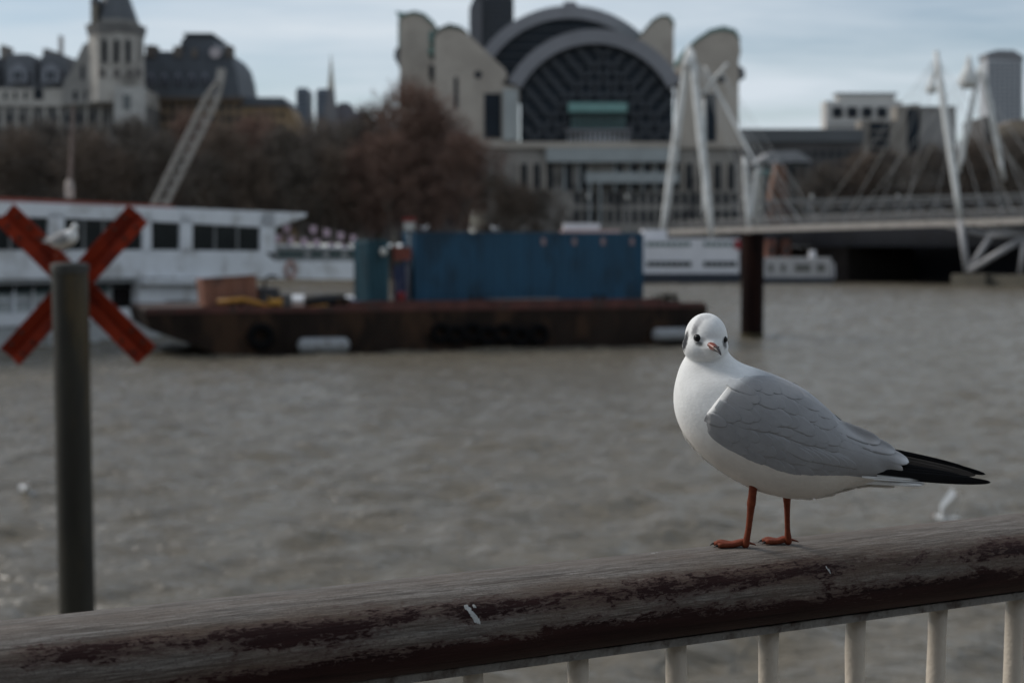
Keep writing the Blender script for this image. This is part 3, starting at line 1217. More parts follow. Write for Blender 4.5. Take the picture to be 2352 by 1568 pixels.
    for k in range(1500):
        i = rg.choice(ii)
        side = 1 if rg.random() < 0.7 else -1
        ph = math.pi - rg.random() ** 1.3 * 0.9
        lx, ly, rx, ry, hw = GR[i]
        cxm, cym = (lx + rx) / 2, (ly + ry) / 2
        x = cxm + (rx - lx) / 2 * math.cos(ph)
        y = cym + (ry - ly) / 2 * math.cos(ph)
        dep = hw * math.sin(ph) ** 0.92
        j = min(i + 1, n_s - 1)
        an = math.degrees(math.atan2(GR[j, 1] - GR[i, 1], GR[j, 0] - GR[i, 0]))
        dz = -6 + 9 * max(0, (x - 700) / 500)
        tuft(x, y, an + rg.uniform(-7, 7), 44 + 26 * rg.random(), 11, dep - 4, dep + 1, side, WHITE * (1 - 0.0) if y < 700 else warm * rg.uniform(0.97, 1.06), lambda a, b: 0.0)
    for k in range(3200):
        i = rg.randrange(6, n_s - 8)
        side = 1 if rg.random() < 0.72 else -1
        ph = rg.uniform(0.25, math.pi - 0.05)
        lx, ly, rx, ry, hw = GR[i]
        x = (lx + rx) / 2 + (rx - lx) / 2 * math.cos(ph)
        y = (ly + ry) / 2 + (ry - ly) / 2 * math.cos(ph)
        if x > 470 and y > 430 and wing_t(x, y) < 0.97 and wing_t(x, y) > -0.2:
            continue
        if x > 520 and y < 640:
            continue
        dep = hw * math.sin(ph) ** 0.92
        j = min(i + 2, n_s - 1)
        p1 = GR[j]
        x1 = (p1[0] + p1[2]) / 2 + (p1[2] - p1[0]) / 2 * math.cos(ph)
        y1 = (p1[1] + p1[3]) / 2 + (p1[3] - p1[1]) / 2 * math.cos(ph)
        an = math.degrees(math.atan2(y1 - y, x1 - x)) + rg.uniform(-9, 9)
        d1 = p1[4] * math.sin(ph) ** 0.92
        ln_ = 30 + 18 * rg.random()
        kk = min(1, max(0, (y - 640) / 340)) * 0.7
        cc_ = (WHITE * (1 - kk) + np.array((0.66, 0.575, 0.475)) * kk) * rg.uniform(0.95, 1.03)  # same painted underside light as on the skin
        dstep = (d1 - dep) * ln_ / max(10, math.hypot(x1 - x, y1 - y))
        o = len(v)
        vv, ff, c2 = blade(x, y, an, ln_, 13, dep - 1.5, dep + dstep + 0.9, side, lambda a, b: cc_, tipw=0.3, na=5, nb=3, depf=lambda a, b: 0.0, edge=0.8, thick=0.5)
        vv = [q_ + Vector((0, 0, -0.115 * (dep + dstep * .5) * GK)) for q_ in vv]
        for n_, q_ in enumerate(vv):
            lay, rest = divmod(n_, 15)
            h_ = bv.find_nearest(q_)
            a_ = (rest // 3) / 4
            b_ = abs(rest % 3 - 1)
            vv[n_] = h_[0] + h_[1] * ((-0.9 + 1.15 * a_ - 0.35 * b_ - (1.6 if lay else 0)) * GK)
        v.extend(vv); f.extend([tuple(i_ + o for i_ in t_) for t_ in ff]); c.extend(c2)
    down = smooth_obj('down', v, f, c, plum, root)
    tag(down, kind='stuff')
    # ---- tail: a flat fan of white feathers
    for k in range(8):
        e = (k - 3.5) / 3.5
        vv, ff, cc = blade(1180, 1092 + 2 * abs(e), 0.9 + 0.5 * abs(e), 410 - 30 * abs(e), 22, 0, 0, 1, lambda a, b: WHITE * 0.93, tipw=0.86, na=8, nb=3,
                           depf=lambda x, y, e=e: e * (40 + 60 * (x - 1180) / 410), edge=0.5)
        smooth_obj('tail_feather', vv, ff, cc, plum, root)
    # ---- legs and feet
    legm = mat('gull_leg_skin', (0.175, 0.043, 0.020), 0.55, 0.25, 260, 0.2, bscale=900, spec=0.15, dirt=(0.14, 0.028, 0.014), dscale=150)
    claw = mat('claw', (0.02, 0.016, 0.015), 0.4, 0.1)

    def leg(tops, foot, dep0, dep1, ln):
        fx, fy = foot
        n_ = len(tops)
        pts = [G(x, y, dep0 + (dep1 - dep0) * i / (n_ - 1)) for i, (x, y, r) in enumerate(tops)]
        pp_, rr = [], []
        P_ = catmull([tuple(p) + (t[2],) for p, t in zip(pts, tops)], 30)
        lg = MB().tube([p[:3] for p in P_], [p[3] * GK for p in P_], 14).build('leg', legm, root, smooth=True)
        gz = G0[1] - fy
        ank = G(fx, fy, dep1)
        tips = []
        for k, (an, l_) in enumerate(((-17, 0.93), (0, 1.0), (19, 0.92))):
            d = Vector((-math.cos(math.radians(an)), -math.sin(math.radians(an)), 0))
            m = []
            rs = []
            for j in range(9):
                a_ = j / 8
                hgt = 16 * (1 - a_) ** 2 + 14 + 3.0 * math.sin(a_ * 9)
                m.append(ank + d * (l_ * ln * a_ * GK) + Vector((0, 0, (hgt - 2) * GK)) + Vector((0, 0, 0.0)))
                rs.append((20 - 6 * a_ + 1.6 * math.sin(a_ * 9.4)) * GK)
            t_ = MB().tube(m, rs, 10).build('toe', legm, None, smooth=True)
            t_.parent = lg
            tips.append(m)
            e_ = m[-1]
            cl = MB().tube([e_, e_ + d * (10 * GK) + Vector((0, 0, 0 * GK)), e_ + d * (19 * GK) + Vector((0, 0, -6 * GK)), e_ + d * (25 * GK) - Vector((0, 0, 12 * GK))], [7 * GK, 6.5 * GK, 4 * GK, 0.8 * GK], 8).build('claw', claw, None, smooth=True)
            cl.parent = lg
        for k in (0, 1):
            v_, f_ = [], []
            for j in range(9):
                for b in range(5):
                    w_ = b / 4
                    p_ = tips[k][j].lerp(tips[k + 1][j], w_)
                    sag = 4 * (j / 8) * math.sin(math.pi * w_)
                    p_ = p_ + Vector((sag * 5 * GK, 0, -sag * 0.8 * GK))
                    v_.append(p_)
            for j in range(8):
                for b in range(4):
                    f_.append((j * 5 + b, j * 5 + b + 1, (j + 1) * 5 + b + 1, (j + 1) * 5 + b))
            wb = smooth_obj('web', v_, f_, None, legm, lg)
            so = wb.modifiers.new('t', 'SOLIDIFY')
            so.thickness = 14 * GK
        hp = ank + Vector((8 * GK, 0, 26 * GK))
        ht = MB().tube([hp, hp + Vector((24 * GK, 8 * GK, -6 * GK)), hp + Vector((46 * GK, 12 * GK, -12 * GK)), hp + Vector((56 * GK, 13 * GK, -18 * GK))],
                       [9 * GK, 7 * GK, 4.5 * GK, 1 * GK], 8).build('hind_toe', legm, None, smooth=True)
        ht.parent = lg

    dep_far = (FOOT2_HIT[0].y - FOOT_HIT[0].y) / GK
    leg([(585, 1090, 30), (578, 1150, 25), (574, 1195, 25), (570, 1232, 27), (568, 1262, 23), (563, 1320, 20), (556, 1390, 18.5), (547, 1450, 20), (540, 1486, 24), (537, 1500, 22)],
        (540, 1508), -90, 0, 190)
    f2y = 1474
    leg([(790, 1150, 30), (786, 1215, 25), (788, 1262, 20), (790, 1335, 17), (793, 1410, 16.5), (796, 1452, 20), (798, 1486, 24), (799, 1500, 22)],
        (800, 1508), 70, dep_far, 158)
    return root


GULL = build_gull()
d_ = ray((1600 + G0[0] / 2.449) / 1.06293, (720 + G0[1] / 2.449) / 1.06293)
GULL.location = Vector((0, 0, CAM_Z)) + d_ * (GD / d_.y)
GULL.rotation_euler = (0, 0, math.radians(-8.5))
# drop the near foot onto the wood exactly
print('GULL', GD, GK, FOOT_HIT[0], FOOT2_HIT[0])
# ------------------------------------------------------------------ navigation beacon: post with a red X topmark
def build_beacon():
    D = 9.8
    pt = q(160, 607, D)
    pb = q(179, 1412, D)
    r = 41 * D / QF
    base = Vector((pt.x, D, -2.5))
    root = thing('beacon_post', 'dark green-brown mooring post with a red X board behind its top', 'beacon', base)
    steel = mat('weathered_post_paint', (0.026, 0.024, 0.017), 0.6, 0.5, 5, 0.25, stretch=(1, 1, 0.22), dirt=(0.070, 0.050, 0.022), dscale=2.2)
    red = mat('red_oxide_board', (0.25, 0.027, 0.009), 0.75, 0.22, 6, 0.2, dirt=(0.15, 0.018, 0.009), dscale=5, spec=0.15)
    capm = mat('post_cap', (0.045, 0.045, 0.040), 0.7, 0.3, 12, 0.4, dirt=(0.16, 0.155, 0.14), dscale=20, dpos=(0.55, 0.62))
    z = [-2.5, -0.5, 1.0, 2.0, 3.0, 4.0, pt.z - 0.06]
    MB().tube([(pt.x, D, zz) for zz in z], [r * k for k in (1.02, 1.01, 1, 1, 0.995, 1, 1)], 40).build('pole', steel, root, smooth=False)
    o = MB().tube([(pt.x, D, pt.z - 0.0595), (pt.x, D, pt.z - 0.012), (pt.x, D, pt.z), (pt.x, D, pt.z + 0.012), (pt.x, D, pt.z + 0.016)], [r * 1.05, r * 1.05, r * 1.03, r * 0.8, r * 0.1], 40).build('cap', capm, root)
    Db = D + r + 0.05
    k = 1 / 1.06293

    def board(a, b, wpx, off):
        fc = face_at(Db + off)
        A, B = fc.hit(a[0] * k, a[1] * k), fc.hit(b[0] * k, b[1] * k)
        d = (B - A).normalized()
        s = d.cross(Vector((0, 1, 0))).normalized()
        hw = wpx * k * Db / QF / 2
        e = empty = None
        parts = []
        for sgn in (-1, 1):
            p = []
            # each half: a plank, tilted so that the pair makes a shallow V with an open joint
            for (u, t) in ((0.06, 0.024), (1.0, 0.0), (1.0, 0.022), (0.06, 0.046)):
                p.append(A + s * (sgn * hw * u) + Vector((0, t, 0)))
            parts.append(MB().prism(p, B - A).build('board', red, root, bevel=0.003))
        for t_ in (0.06, 0.14, 0.86, 0.94):
            for sg in (-0.55, 0.55):
                c_ = A.lerp(B, t_) + s * (hw * sg) + Vector((0, 0.008, 0))
                MB().tube([c_, c_ - Vector((0, 0.022, 0))], [0.013, 0.011], 6).build('bolt', steel, root)
        MB().prism([A + s * (hw * u) + Vector((0, 0.05, 0)) for u in (-0.16, 0.16)] + [A + s * (hw * u) + Vector((0, 0.075, 0)) for u in (0.16, -0.16)], B - A).build('batten', red, root)
    board((10, 520), (357, 868), 64, 0.0)
    board((336, 522), (22, 872), 64, 0.085)
    return root, Vector((pt.x, D, pt.z + 0.016)), r


BEACON, PERCH, PR = build_beacon()

# the second gull: a copy of the first, turned to face up river on top of the post
gull2 = copy_tree(GULL)
gull2['label'] = 'blurred beige gull perched on top of the post with the red X'
gull2['group'] = 'gulls'
GULL['group'] = 'gulls'
gull2.rotation_euler = (0, math.radians(-13), math.radians(160))
gull2.scale = (1.15, 1.15, 1.15)
gull2.location = PERCH + Vector((-0.06, 0.0, 0.03))


# ------------------------------------------------------------------ small gulls: on the container, on the water, in flight
def small_gull(label, loc, rotz, flying=False, floating=False, scale=1.0):
    root = thing('gull', label, 'bird', loc, 'gulls')
    wh = mat('gull_white', (0.78, 0.78, 0.77), 0.85, 0.04, 20)
    gr = mat('gull_grey', (0.34, 0.35, 0.37), 0.8, 0.06, 20)
    bk = mat('gull_black', (0.015, 0.015, 0.016), 0.6, 0.1, 20)
    rd = mat('gull_red', (0.26, 0.05, 0.025), 0.5, 0.1, 20)
    Mx = Matrix.Translation(loc) @ Matrix.Rotation(rotz, 4, 'Z') @ Matrix.Scale(scale, 4)
    T = lambda p: Mx @ Vector(p)
    bz = 0.055 if floating else 0.13
    if flying:
        bz = 0.0
    prof = [(-0.17, .004, .05), (-0.12, .02, .035), (-0.06, .042, .015), (0.0, .052, 0.0), (0.05, .05, .005), (0.085, .036, .03), (0.105, .028, .06), (0.12, .026, .085), (0.13, .018, .10), (0.136, .006, .104)]
    if flying:
        prof = [(x, r_, z * 0.35) for x, r_, z in prof]
    v, f = [], []
    na = 14
    for x, r_, z in prof:
        for k in range(na):
            a = 6.2832 * k / na
            v.append(T((x, r_ * math.cos(a), bz + z + r_ * 0.95 * math.sin(a))))
    m = len(prof)
    for i in range(m - 1):
        for k in range(na):
            f.append((i * na + k, i * na + (k + 1) % na, (i + 1) * na + (k + 1) % na, (i + 1) * na + k))
    f += [tuple(range(na)), tuple((m - 1) * na + k for k in range(na))]
    MB().add(v, f).build('body', wh, root, smooth=True)
    hz = bz + prof[-3][2]
    MB().tube([T((0.13, 0, hz + 0.012)), T((0.16, 0, hz + 0.008)), T((0.172, 0, hz))], [0.008 * scale, 0.005 * scale, 0.001], 8).build('bill', rd, root, smooth=True)
    for s in (-1, 1):
        MB().ell(T((0.122, s * 0.021, hz + 0.016)), (0.004,) * 3, 8, 6).build('eye', bk, root, smooth=True)
        mb = MB()
        if flying:
            p = [T((0.06, s * 0.03, bz + 0.02)), T((0.05, s * 0.10, bz + 0.16)), T((-0.10, s * 0.20, bz + 0.36)), T((-0.14, s * 0.17, bz + 0.30)), T((-0.10, s * 0.09, bz + 0.14)), T((-0.06, s * 0.03, bz + 0.02))]
            mb.prism(p, (0, 0, -0.006))
        else:
            p = [T((0.05, s * 0.045, bz + 0.045)), T((0.0, s * 0.056, bz - 0.012)), T((-0.08, s * 0.045, bz + 0.0)), T((-0.2, s * 0.012, bz + 0.045)), T((-0.08, s * 0.03, bz + 0.052)), T((0.0, s * 0.035, bz + 0.052))]
            mb.prism(p, Mx.to_3x3() @ Vector((0, s * 0.006, 0.002)))
        mb.build('wing', wh if flying else gr, root)
        if not (flying or floating):
            MB().tube([T((0.0, s * 0.02, bz - 0.03)), T((0.0, s * 0.02, 0.006)), T((0.04, s * 0.022, 0.004))], 0.005 * scale, 6).build('leg', rd, root)
    return root


p = qw(57, 1141)
small_gull('white gull floating on the river near the dark post', Vector((p.x, p.y, 0.07)), math.radians(-50), floating=True, scale=1.4)
p = q(2172, 1192, 25.0)
small_gull('white gull flying low over the water, half hidden by the handrail', Vector((p.x, p.y, p.z)), math.radians(172), flying=True, scale=1.45)
# ------------------------------------------------------------------ work barge and what stands on it
BG = Facade((-16.4, 63.2), (9.6, 72.4))          # its near side


def bpt(s, off, z):
    return BG.p + BG.u * s + BG.n * off + Vector((0, 0, z))


def build_barge():
    root = thing('work_barge', 'long dark rusty flat barge with tyres hung along its side', 'barge', bpt(14, 4, 0))
    hullm = mat('barge_hull', (0.018, 0.012, 0.009), 0.8, 0.45, 0.8, 0.3, spec=0.15, stretch=(1, 1, 0.4), dirt=(0.050, 0.028, 0.017), dscale=0.6)
    deckm = mat('barge_deck', (0.075, 0.055, 0.045), 0.8, 0.35, 1.2, 0.3, dirt=(0.11, 0.045, 0.03), dscale=0.8)
    rust = mat('red_lead_edge', (0.085, 0.030, 0.024), 0.75, 0.4, 1.6, 0.3, dirt=(0.05, 0.03, 0.025), dscale=1.5)
    rub = mat('tyre_rubber', (0.005, 0.005, 0.0055), 0.9, 0.25, 6, spec=0.1)
    pale = mat('fender_white', (0.30, 0.31, 0.32), 0.6, 0.15, 3, dirt=(0.16, 0.15, 0.14), dscale=3)
    Ls, zd = 28.0, 2.10
    W = 8.5
    mb = MB()
    # hull with raked ends
    sec = [(0.0, zd), (Ls, zd - 0.12), (Ls - 0.2, 0.9), (Ls - 1.8, -0.4), (4.6, -0.4), (0.25, 1.25)]
    v = [bpt(s, 0, z) for s, z in sec] + [bpt(s, W, z) for s, z in sec]
    n = len(sec)
    mb.add(v, [tuple(range(n)), tuple(range(2 * n - 1, n - 1, -1))] + [(i, i + n, (i + 1) % n + n, (i + 1) % n) for i in range(n)])
    mb.build('hull', hullm, root)
    mb = MB()
    mb.prism([bpt(0.15, 0.15, zd + 0.004 - 0.0), bpt(Ls - 0.2, 0.15, zd - 0.115), bpt(Ls - 0.2, W - 0.15, zd - 0.115), bpt(0.15, W - 0.15, zd + 0.004)], (0, 0, 0.05))
    mb.build('deck', deckm, root)
    # bulwark in plates, rust red
    npl = 12
    for i in range(npl):
        a, b = 0.1 + (Ls - 0.3) * i / npl, 0.1 + (Ls - 0.3) * (i + 1) / npl - 0.02
        h = 0.36 if 3 < i < 11 else 0.14
        z0 = zd - 0.12 * a / Ls
        MB().prism([bpt(a, -0.03, z0 - 0.12), bpt(b, -0.03, z0 - 0.12), bpt(b, -0.03, z0 + h), bpt(a, -0.03, z0 + h)], BG.n * 0.10).build('bulwark_plate', rust, root)
    for a in (4.0, 9.0, 15.5, 22.0, 26.0):
        mb = MB()
        mb.tube([bpt(a, 0.5, zd), bpt(a, 0.5, zd + 0.45)], 0.11, 10).tube([bpt(a + 0.4, 0.5, zd), bpt(a + 0.4, 0.5, zd + 0.45)], 0.11, 10)
        mb.bar(bpt(a - 0.25, 0.5, zd + 0.08), bpt(a + 0.65, 0.5, zd + 0.08), 0.25, 0.08)
        mb.build('bollard', hullm, root)
    # tyres hung over the side
    for (x, y, R) in ((598, 772, .62), (1010, 764, .5), (1045, 768, .46), (1082, 762, .5), (1118, 770, .5), (1155, 766, .52), (1192, 772, .5), (1235, 768, .55)):
        c = BG.hit(x, y) - BG.n * 0.17
        MB().torus(c, R * 0.72, R * 0.30, BG.n, 22, 10).build('tyre', rub, root, smooth=True)
    for (x0, x1, y, r) in ((680, 798, 793, 0.36), (1492, 1575, 768, 0.33)):
        a, b = BG.hit(x0, y) - BG.n * (r + 0.03), BG.hit(x1, y - 2) - BG.n * (r + 0.03)
        d = (b - a)
        MB().tube([a, a + d * 0.04, a + d * 0.10, b - d * 0.10, b - d * 0.04, b], [r * .3, r * .82, r, r, r * .82, r * .3], 18).build('fender', pale, root, smooth=True)
    # heap of mooring gear at the far end
    mb = MB()
    for k in range(3):
        mb.torus(bpt(25.6 + 0.5 * k, 1.2 + 0.3 * k, zd + 0.12 + 0.1 * k), 0.35, 0.12, (0, 0, 1), 16, 8)
    mb.build('rope_coil', mat('rope', (0.14, 0.12, 0.09), 0.9, 0.3, 8), root, smooth=True)
    return root


build_barge()


def container(label, p0, u, ln, ht, wd, colr, name, corr=0.40, extra=None):
    """a steel box with corrugated sides; p0 near lower left corner, u along the near side"""
    u = Vector(u).normalized()
    nn = Vector((-u.y, u.x, 0))
    if nn.y < 0:
        nn = -nn
    root = thing('shipping_container', label, 'container', p0 + u * ln / 2 + nn * wd / 2)
    m = mat(name, colr, 0.55, 0.16, 1.3, 0.15, stretch=(1, 1, 0.35), dirt=tuple(c * 0.55 for c in colr), dscale=0.9)

    def panel(a, b, outward):
        mb = MB()
        L_ = (b - a).length
        d = (b - a) / L_
        k = max(3, int(L_ / corr))
        step = L_ / k
        prof = []
        for i in range(k):
            s = i * step
            prof += [(s, 0), (s + step * .3, 0), (s + step * .5, 0.07), (s + step * .8, 0.07)]
        prof.append((L_, 0))
        z0, z1 = Vector((0, 0, 0.14)), Vector((0, 0, ht - 0.12))
        v = [a + d * s - outward * (t + 0.02) + z0 for s, t in prof] + [a + d * s - outward * (t + 0.02) + z1 for s, t in prof]
        n = len(prof)
        mb.add(v, [(i, i + 1, i + 1 + n, i + n) for i in range(n - 1)])
        o = mb.build('side_panel', m, root)
        return o
    A, B = p0, p0 + u * ln
    C_, D_ = B + nn * wd, A + nn * wd
    panel(A, B, -nn); panel(B, C_, u); panel(C_, D_, nn); panel(D_, A, -u)
    for P_ in (A + u * .08 + nn * .08, B - u * .08 + nn * .08, C_ - u * .08 - nn * .08, D_ + u * .08 - nn * .08):
        MB().bar(P_, P_ + Vector((0, 0, ht)), 0.16).build('corner_post', m, root)
    for zz in (0.07, ht - 0.06):
        for a, b in ((A, B), (B, C_), (C_, D_), (D_, A)):
            d = (b - a).normalized()
            i_ = Vector((-d.y, d.x, 0))
            if i_.dot((A + C_) / 2 - (a + b) / 2) < 0:
                i_ = -i_
            MB().bar(a + d * .161 + i_ * .06 + Vector((0, 0, zz)), b - d * .161 + i_ * .06 + Vector((0, 0, zz)), 0.12, 0.13).build('rail', m, root)
    MB().prism([A + u * .1 + nn * .1 + Vector((0, 0, ht - .03)), B - u * .1 + nn * .1 + Vector((0, 0, ht - .03)), C_ - u * .1 - nn * .1 + Vector((0, 0, ht - .03)), D_ + u * .1 - nn * .1 + Vector((0, 0, ht - .03))], (0, 0, 0.02)).build('roof_panel', m, root)
    return root, A, u, nn


# the long blue container
ZD = 2.17
a = BG.hit(955, 676, 1.5)
a = Vector((a.x, a.y, ZD + 0.12))
b = q(1478, 660, a.y + 4.15)
cu = Vector((b.x - a.x, b.y - a.y, 0))
CROOT, CA, CU, CN = container('long blue corrugated shipping container on the rusty barge', a, cu, cu.length, 3.36, 2.44, (0.011, 0.062, 0.115), 'blue_container_paint')
for s in (0.12, 0.5, 0.88):
    c = CA + CU * (cu.length * s) + Vector((0, 0, -0.052))
    MB().bar(c + CN * 0.05, c + CN * 2.4, 0.2, 0.1).build('bearer', mat('bearer_wood', (0.10, 0.07, 0.05), .8), CROOT)
mk = mat('container_plate', (0.24, 0.18, 0.19), 0.6, 0.2, 4)
for s in (0.545, 0.683, 0.812, 0.945):
    c = CA + CU * (cu.length * s) + Vector((0, 0, 3.1)) - CN * 0.022
    MB().bar(c, c + Vector((0, 0, -0.36)), 0.24, 0.02, up=CN).build('lashing_plate', mk, CROOT)
# teal box, end on, and the red and blue gear between
ta = BG.hit(846, 676, 1.3)
TR, TA_, TU_, TN_ = container('narrow teal container standing end on beside the long blue one', Vector((ta.x, ta.y, ZD)), BG.u, 1.02, 3.1, 3.0, (0.022, 0.075, 0.10), 'teal_container_paint', 0.2)
lampm = mat('lamp_lens_pale', (0.62, 0.60, 0.55), 0.4, 0.05)
c = TA_ + TU_ * 0.72 + Vector((0, 0, 2.55)) - TN_ * 0.12
MB().ell(c, (0.17, 0.12, 0.19), 14, 10).build('work_lamp', lampm, TR, smooth=True)


def gas_rack():
    o = BG.hit(905, 676, 1.6)
    o = Vector((o.x, o.y, ZD))
    root = thing('gas_bottle_rack', 'rack of dark blue and red gas bottles between the two containers', 'rack', o)
    blue = mat('dark_blue_paint', (0.015, 0.028, 0.085), 0.5, 0.2, 4)
    red = mat('faded_red_paint', (0.15, 0.035, 0.022), 0.6, 0.25, 4)
    gry = mat('violet_grey_paint', (0.10, 0.10, 0.13), 0.6, 0.2, 4)
    for k, m in enumerate((blue, blue, gry)):
        p = o + BG.u * (0.15 + 0.27 * k) + BG.n * 0.2
        MB().tube([p + Vector((0, 0, z)) for z in (0.15, 0.2, 1.75, 1.9, 1.95, 2.05)], [.11, .12, .12, .08, .04, .04], 12).build('gas_bottle', m, root, smooth=True)
    MB().bar(o + BG.u * -0.02 + BG.n * .2 + Vector((0, 0, 2.45)), o + BG.u * .86 + BG.n * .2 + Vector((0, 0, 2.45)), 0.5, 0.62).build('hood', red, root)
    MB().bar(o + BG.u * -0.02 + BG.n * .2 + Vector((0, 0, 0.07)), o + BG.u * .86 + BG.n * .2 + Vector((0, 0, 0.07)), 0.5, 0.14).build('base', red, root)
    for s in (0.0, 0.84):
        MB().bar(o + BG.u * s + BG.n * .42 + Vector((0, 0, .141)), o + BG.u * s + BG.n * .42 + Vector((0, 0, 2.14)), 0.06).build('upright', red, root)


gas_rack()


def life_ring_box():
    o = BG.hit(940, 530, 2.4)
    o = Vector((o.x, o.y, ZD))
    root = thing('signal_mast', 'small red topped white signal box on a post behind the containers', 'signal', o)
    red = mat('signal_red', (0.20, 0.025, 0.02), 0.5, 0.15, 5)
    wh = mat('signal_white', (0.45, 0.45, 0.42), 0.5, 0.1, 5)
    top = BG.hit(940, 500, 2.4)
    z1 = top.z
    MB().tube([o, Vector((o.x, o.y, z1 - 0.62))], 0.05, 8).build('post', wh, root)
    MB().bar(Vector((o.x, o.y, z1 - 0.62)), Vector((o.x, o.y, z1 - 0.2)), 0.5).build('box', wh, root)
    MB().bar(Vector((o.x, o.y, z1 - 0.199)), Vector((o.x, o.y, z1)), 0.6).build('cap', red, root)


life_ring_box()


def orange_tank():
    p = [(464, 642), (588, 634), (594, 690), (470, 692)]
    base = BG.hit(530, 690, 1.4)
    root = thing('skip', 'faded orange steel skip on the barge bow', 'skip', Vector((base.x, base.y, ZD)))
    m = mat('faded_orange_steel', (0.21, 0.092, 0.058), 0.6, 0.18, 1.8, 0.2, dirt=(0.12, 0.06, 0.045), dscale=1.6)
    pts = [BG.hit(x, y, 1.4) for x, y in p]
    pts = [pts[0], pts[1], Vector((pts[2].x, pts[2].y, ZD + 0.02)), Vector((pts[3].x, pts[3].y, ZD + 0.02))]
    MB().prism(pts, BG.n * 2.2).build('tub', m, root, bevel=0.04)
    mb = MB()
    MB().bar(pts[0] + Vector((0, 0, .03)), pts[1] + Vector((0, 0, .03)), 0.1, 0.08).build('rim', m, root)
    for t in (0.2, 0.5, 0.8):
        a_, b_ = pts[0].lerp(pts[1], t), pts[3].lerp(pts[2], t)
        MB().bar(a_ - BG.n * .03 - Vector((0, 0, .02)), b_ - BG.n * .03, 0.08, 0.06).build('rib', m, root)


orange_tank()


def compressor():
    a = BG.hit(598, 690, 1.6)
    a = Vector((a.x, a.y, ZD))
    root = thing('compressor', 'dark compressor unit with a bent exhaust next to the orange skip', 'compressor', a)
    dk = mat('dark_machine', (0.02, 0.02, 0.024), 0.6, 0.3, 4)
    gy = mat('grey_machine', (0.09, 0.088, 0.085), 0.6, 0.3, 4)
    u, n = BG.u, BG.n
    MB().prism([a, a + u * 0.9, a + u * 0.9 + n * 1.6, a + n * 1.6], (0, 0, 0.85)).build('housing', dk, root, bevel=0.05)
    MB().prism([a + u * 0.92, a + u * 1.5, a + u * 1.5 + n * 1.2, a + u * .92 + n * 1.2], (0, 0, 0.55)).build('engine', gy, root, bevel=0.05)
    MB().tube([a + u * .3 + n * .5 + Vector((0, 0, .85)), a + u * .3 + n * .5 + Vector((0, 0, 1.25)), a + u * .55 + n * .5 + Vector((0, 0, 1.42)), a + u * .9 + n * .5 + Vector((0, 0, 1.36))], 0.07, 10).build('exhaust_pipe', dk, root, smooth=True)
    for k in range(3):
        MB().bar(a + u * (0.15 + 0.25 * k) - n * 0.01 + Vector((0, 0, .2)), a + u * (0.15 + 0.25 * k) - n * .01 + Vector((0, 0, .7)), 0.1, 0.02, up=n).build('grille', gy, root)


compressor()


def yellow_boom():
    P_ = [(500, 694), (560, 688), (612, 702), (640, 714), (700, 708), (752, 702)]
    pts = [BG.hit(x, y, 0.45) for x, y in P_]
    o = MB().tube(pts, [.11, .12, .12, .11, .08, .07], 10).build('hose', mat('yellow_hose', (0.36, 0.17, 0.02), 0.55, 0.2, 3), smooth=True)
    tag(o, 'thick yellow hose lying along the barge edge', 'hose')
    p = BG.hit(634, 712, 0.38)
    root = thing('deck_winch', 'small yellow deck winch at the barge edge', 'winch', Vector((p.x, p.y, 2.15)))
    ym = mat('yellow_paint', (0.40, 0.20, 0.02), 0.5, 0.15, 3)
    b_ = Vector((p.x, p.y - 0.2, 2.15))
    MB().tube([b_ + BG.u * -.25 + Vector((0, 0, .25)), b_ + BG.u * .25 + Vector((0, 0, .25))], 0.16, 14).build('drum', ym, root)
    for s in (-.28, .28):
        MB().bar(b_ + BG.u * s, b_ + BG.u * s + Vector((0, 0, .48)), 0.06, 0.3).build('cheek_plate', ym, root)


yellow_boom()


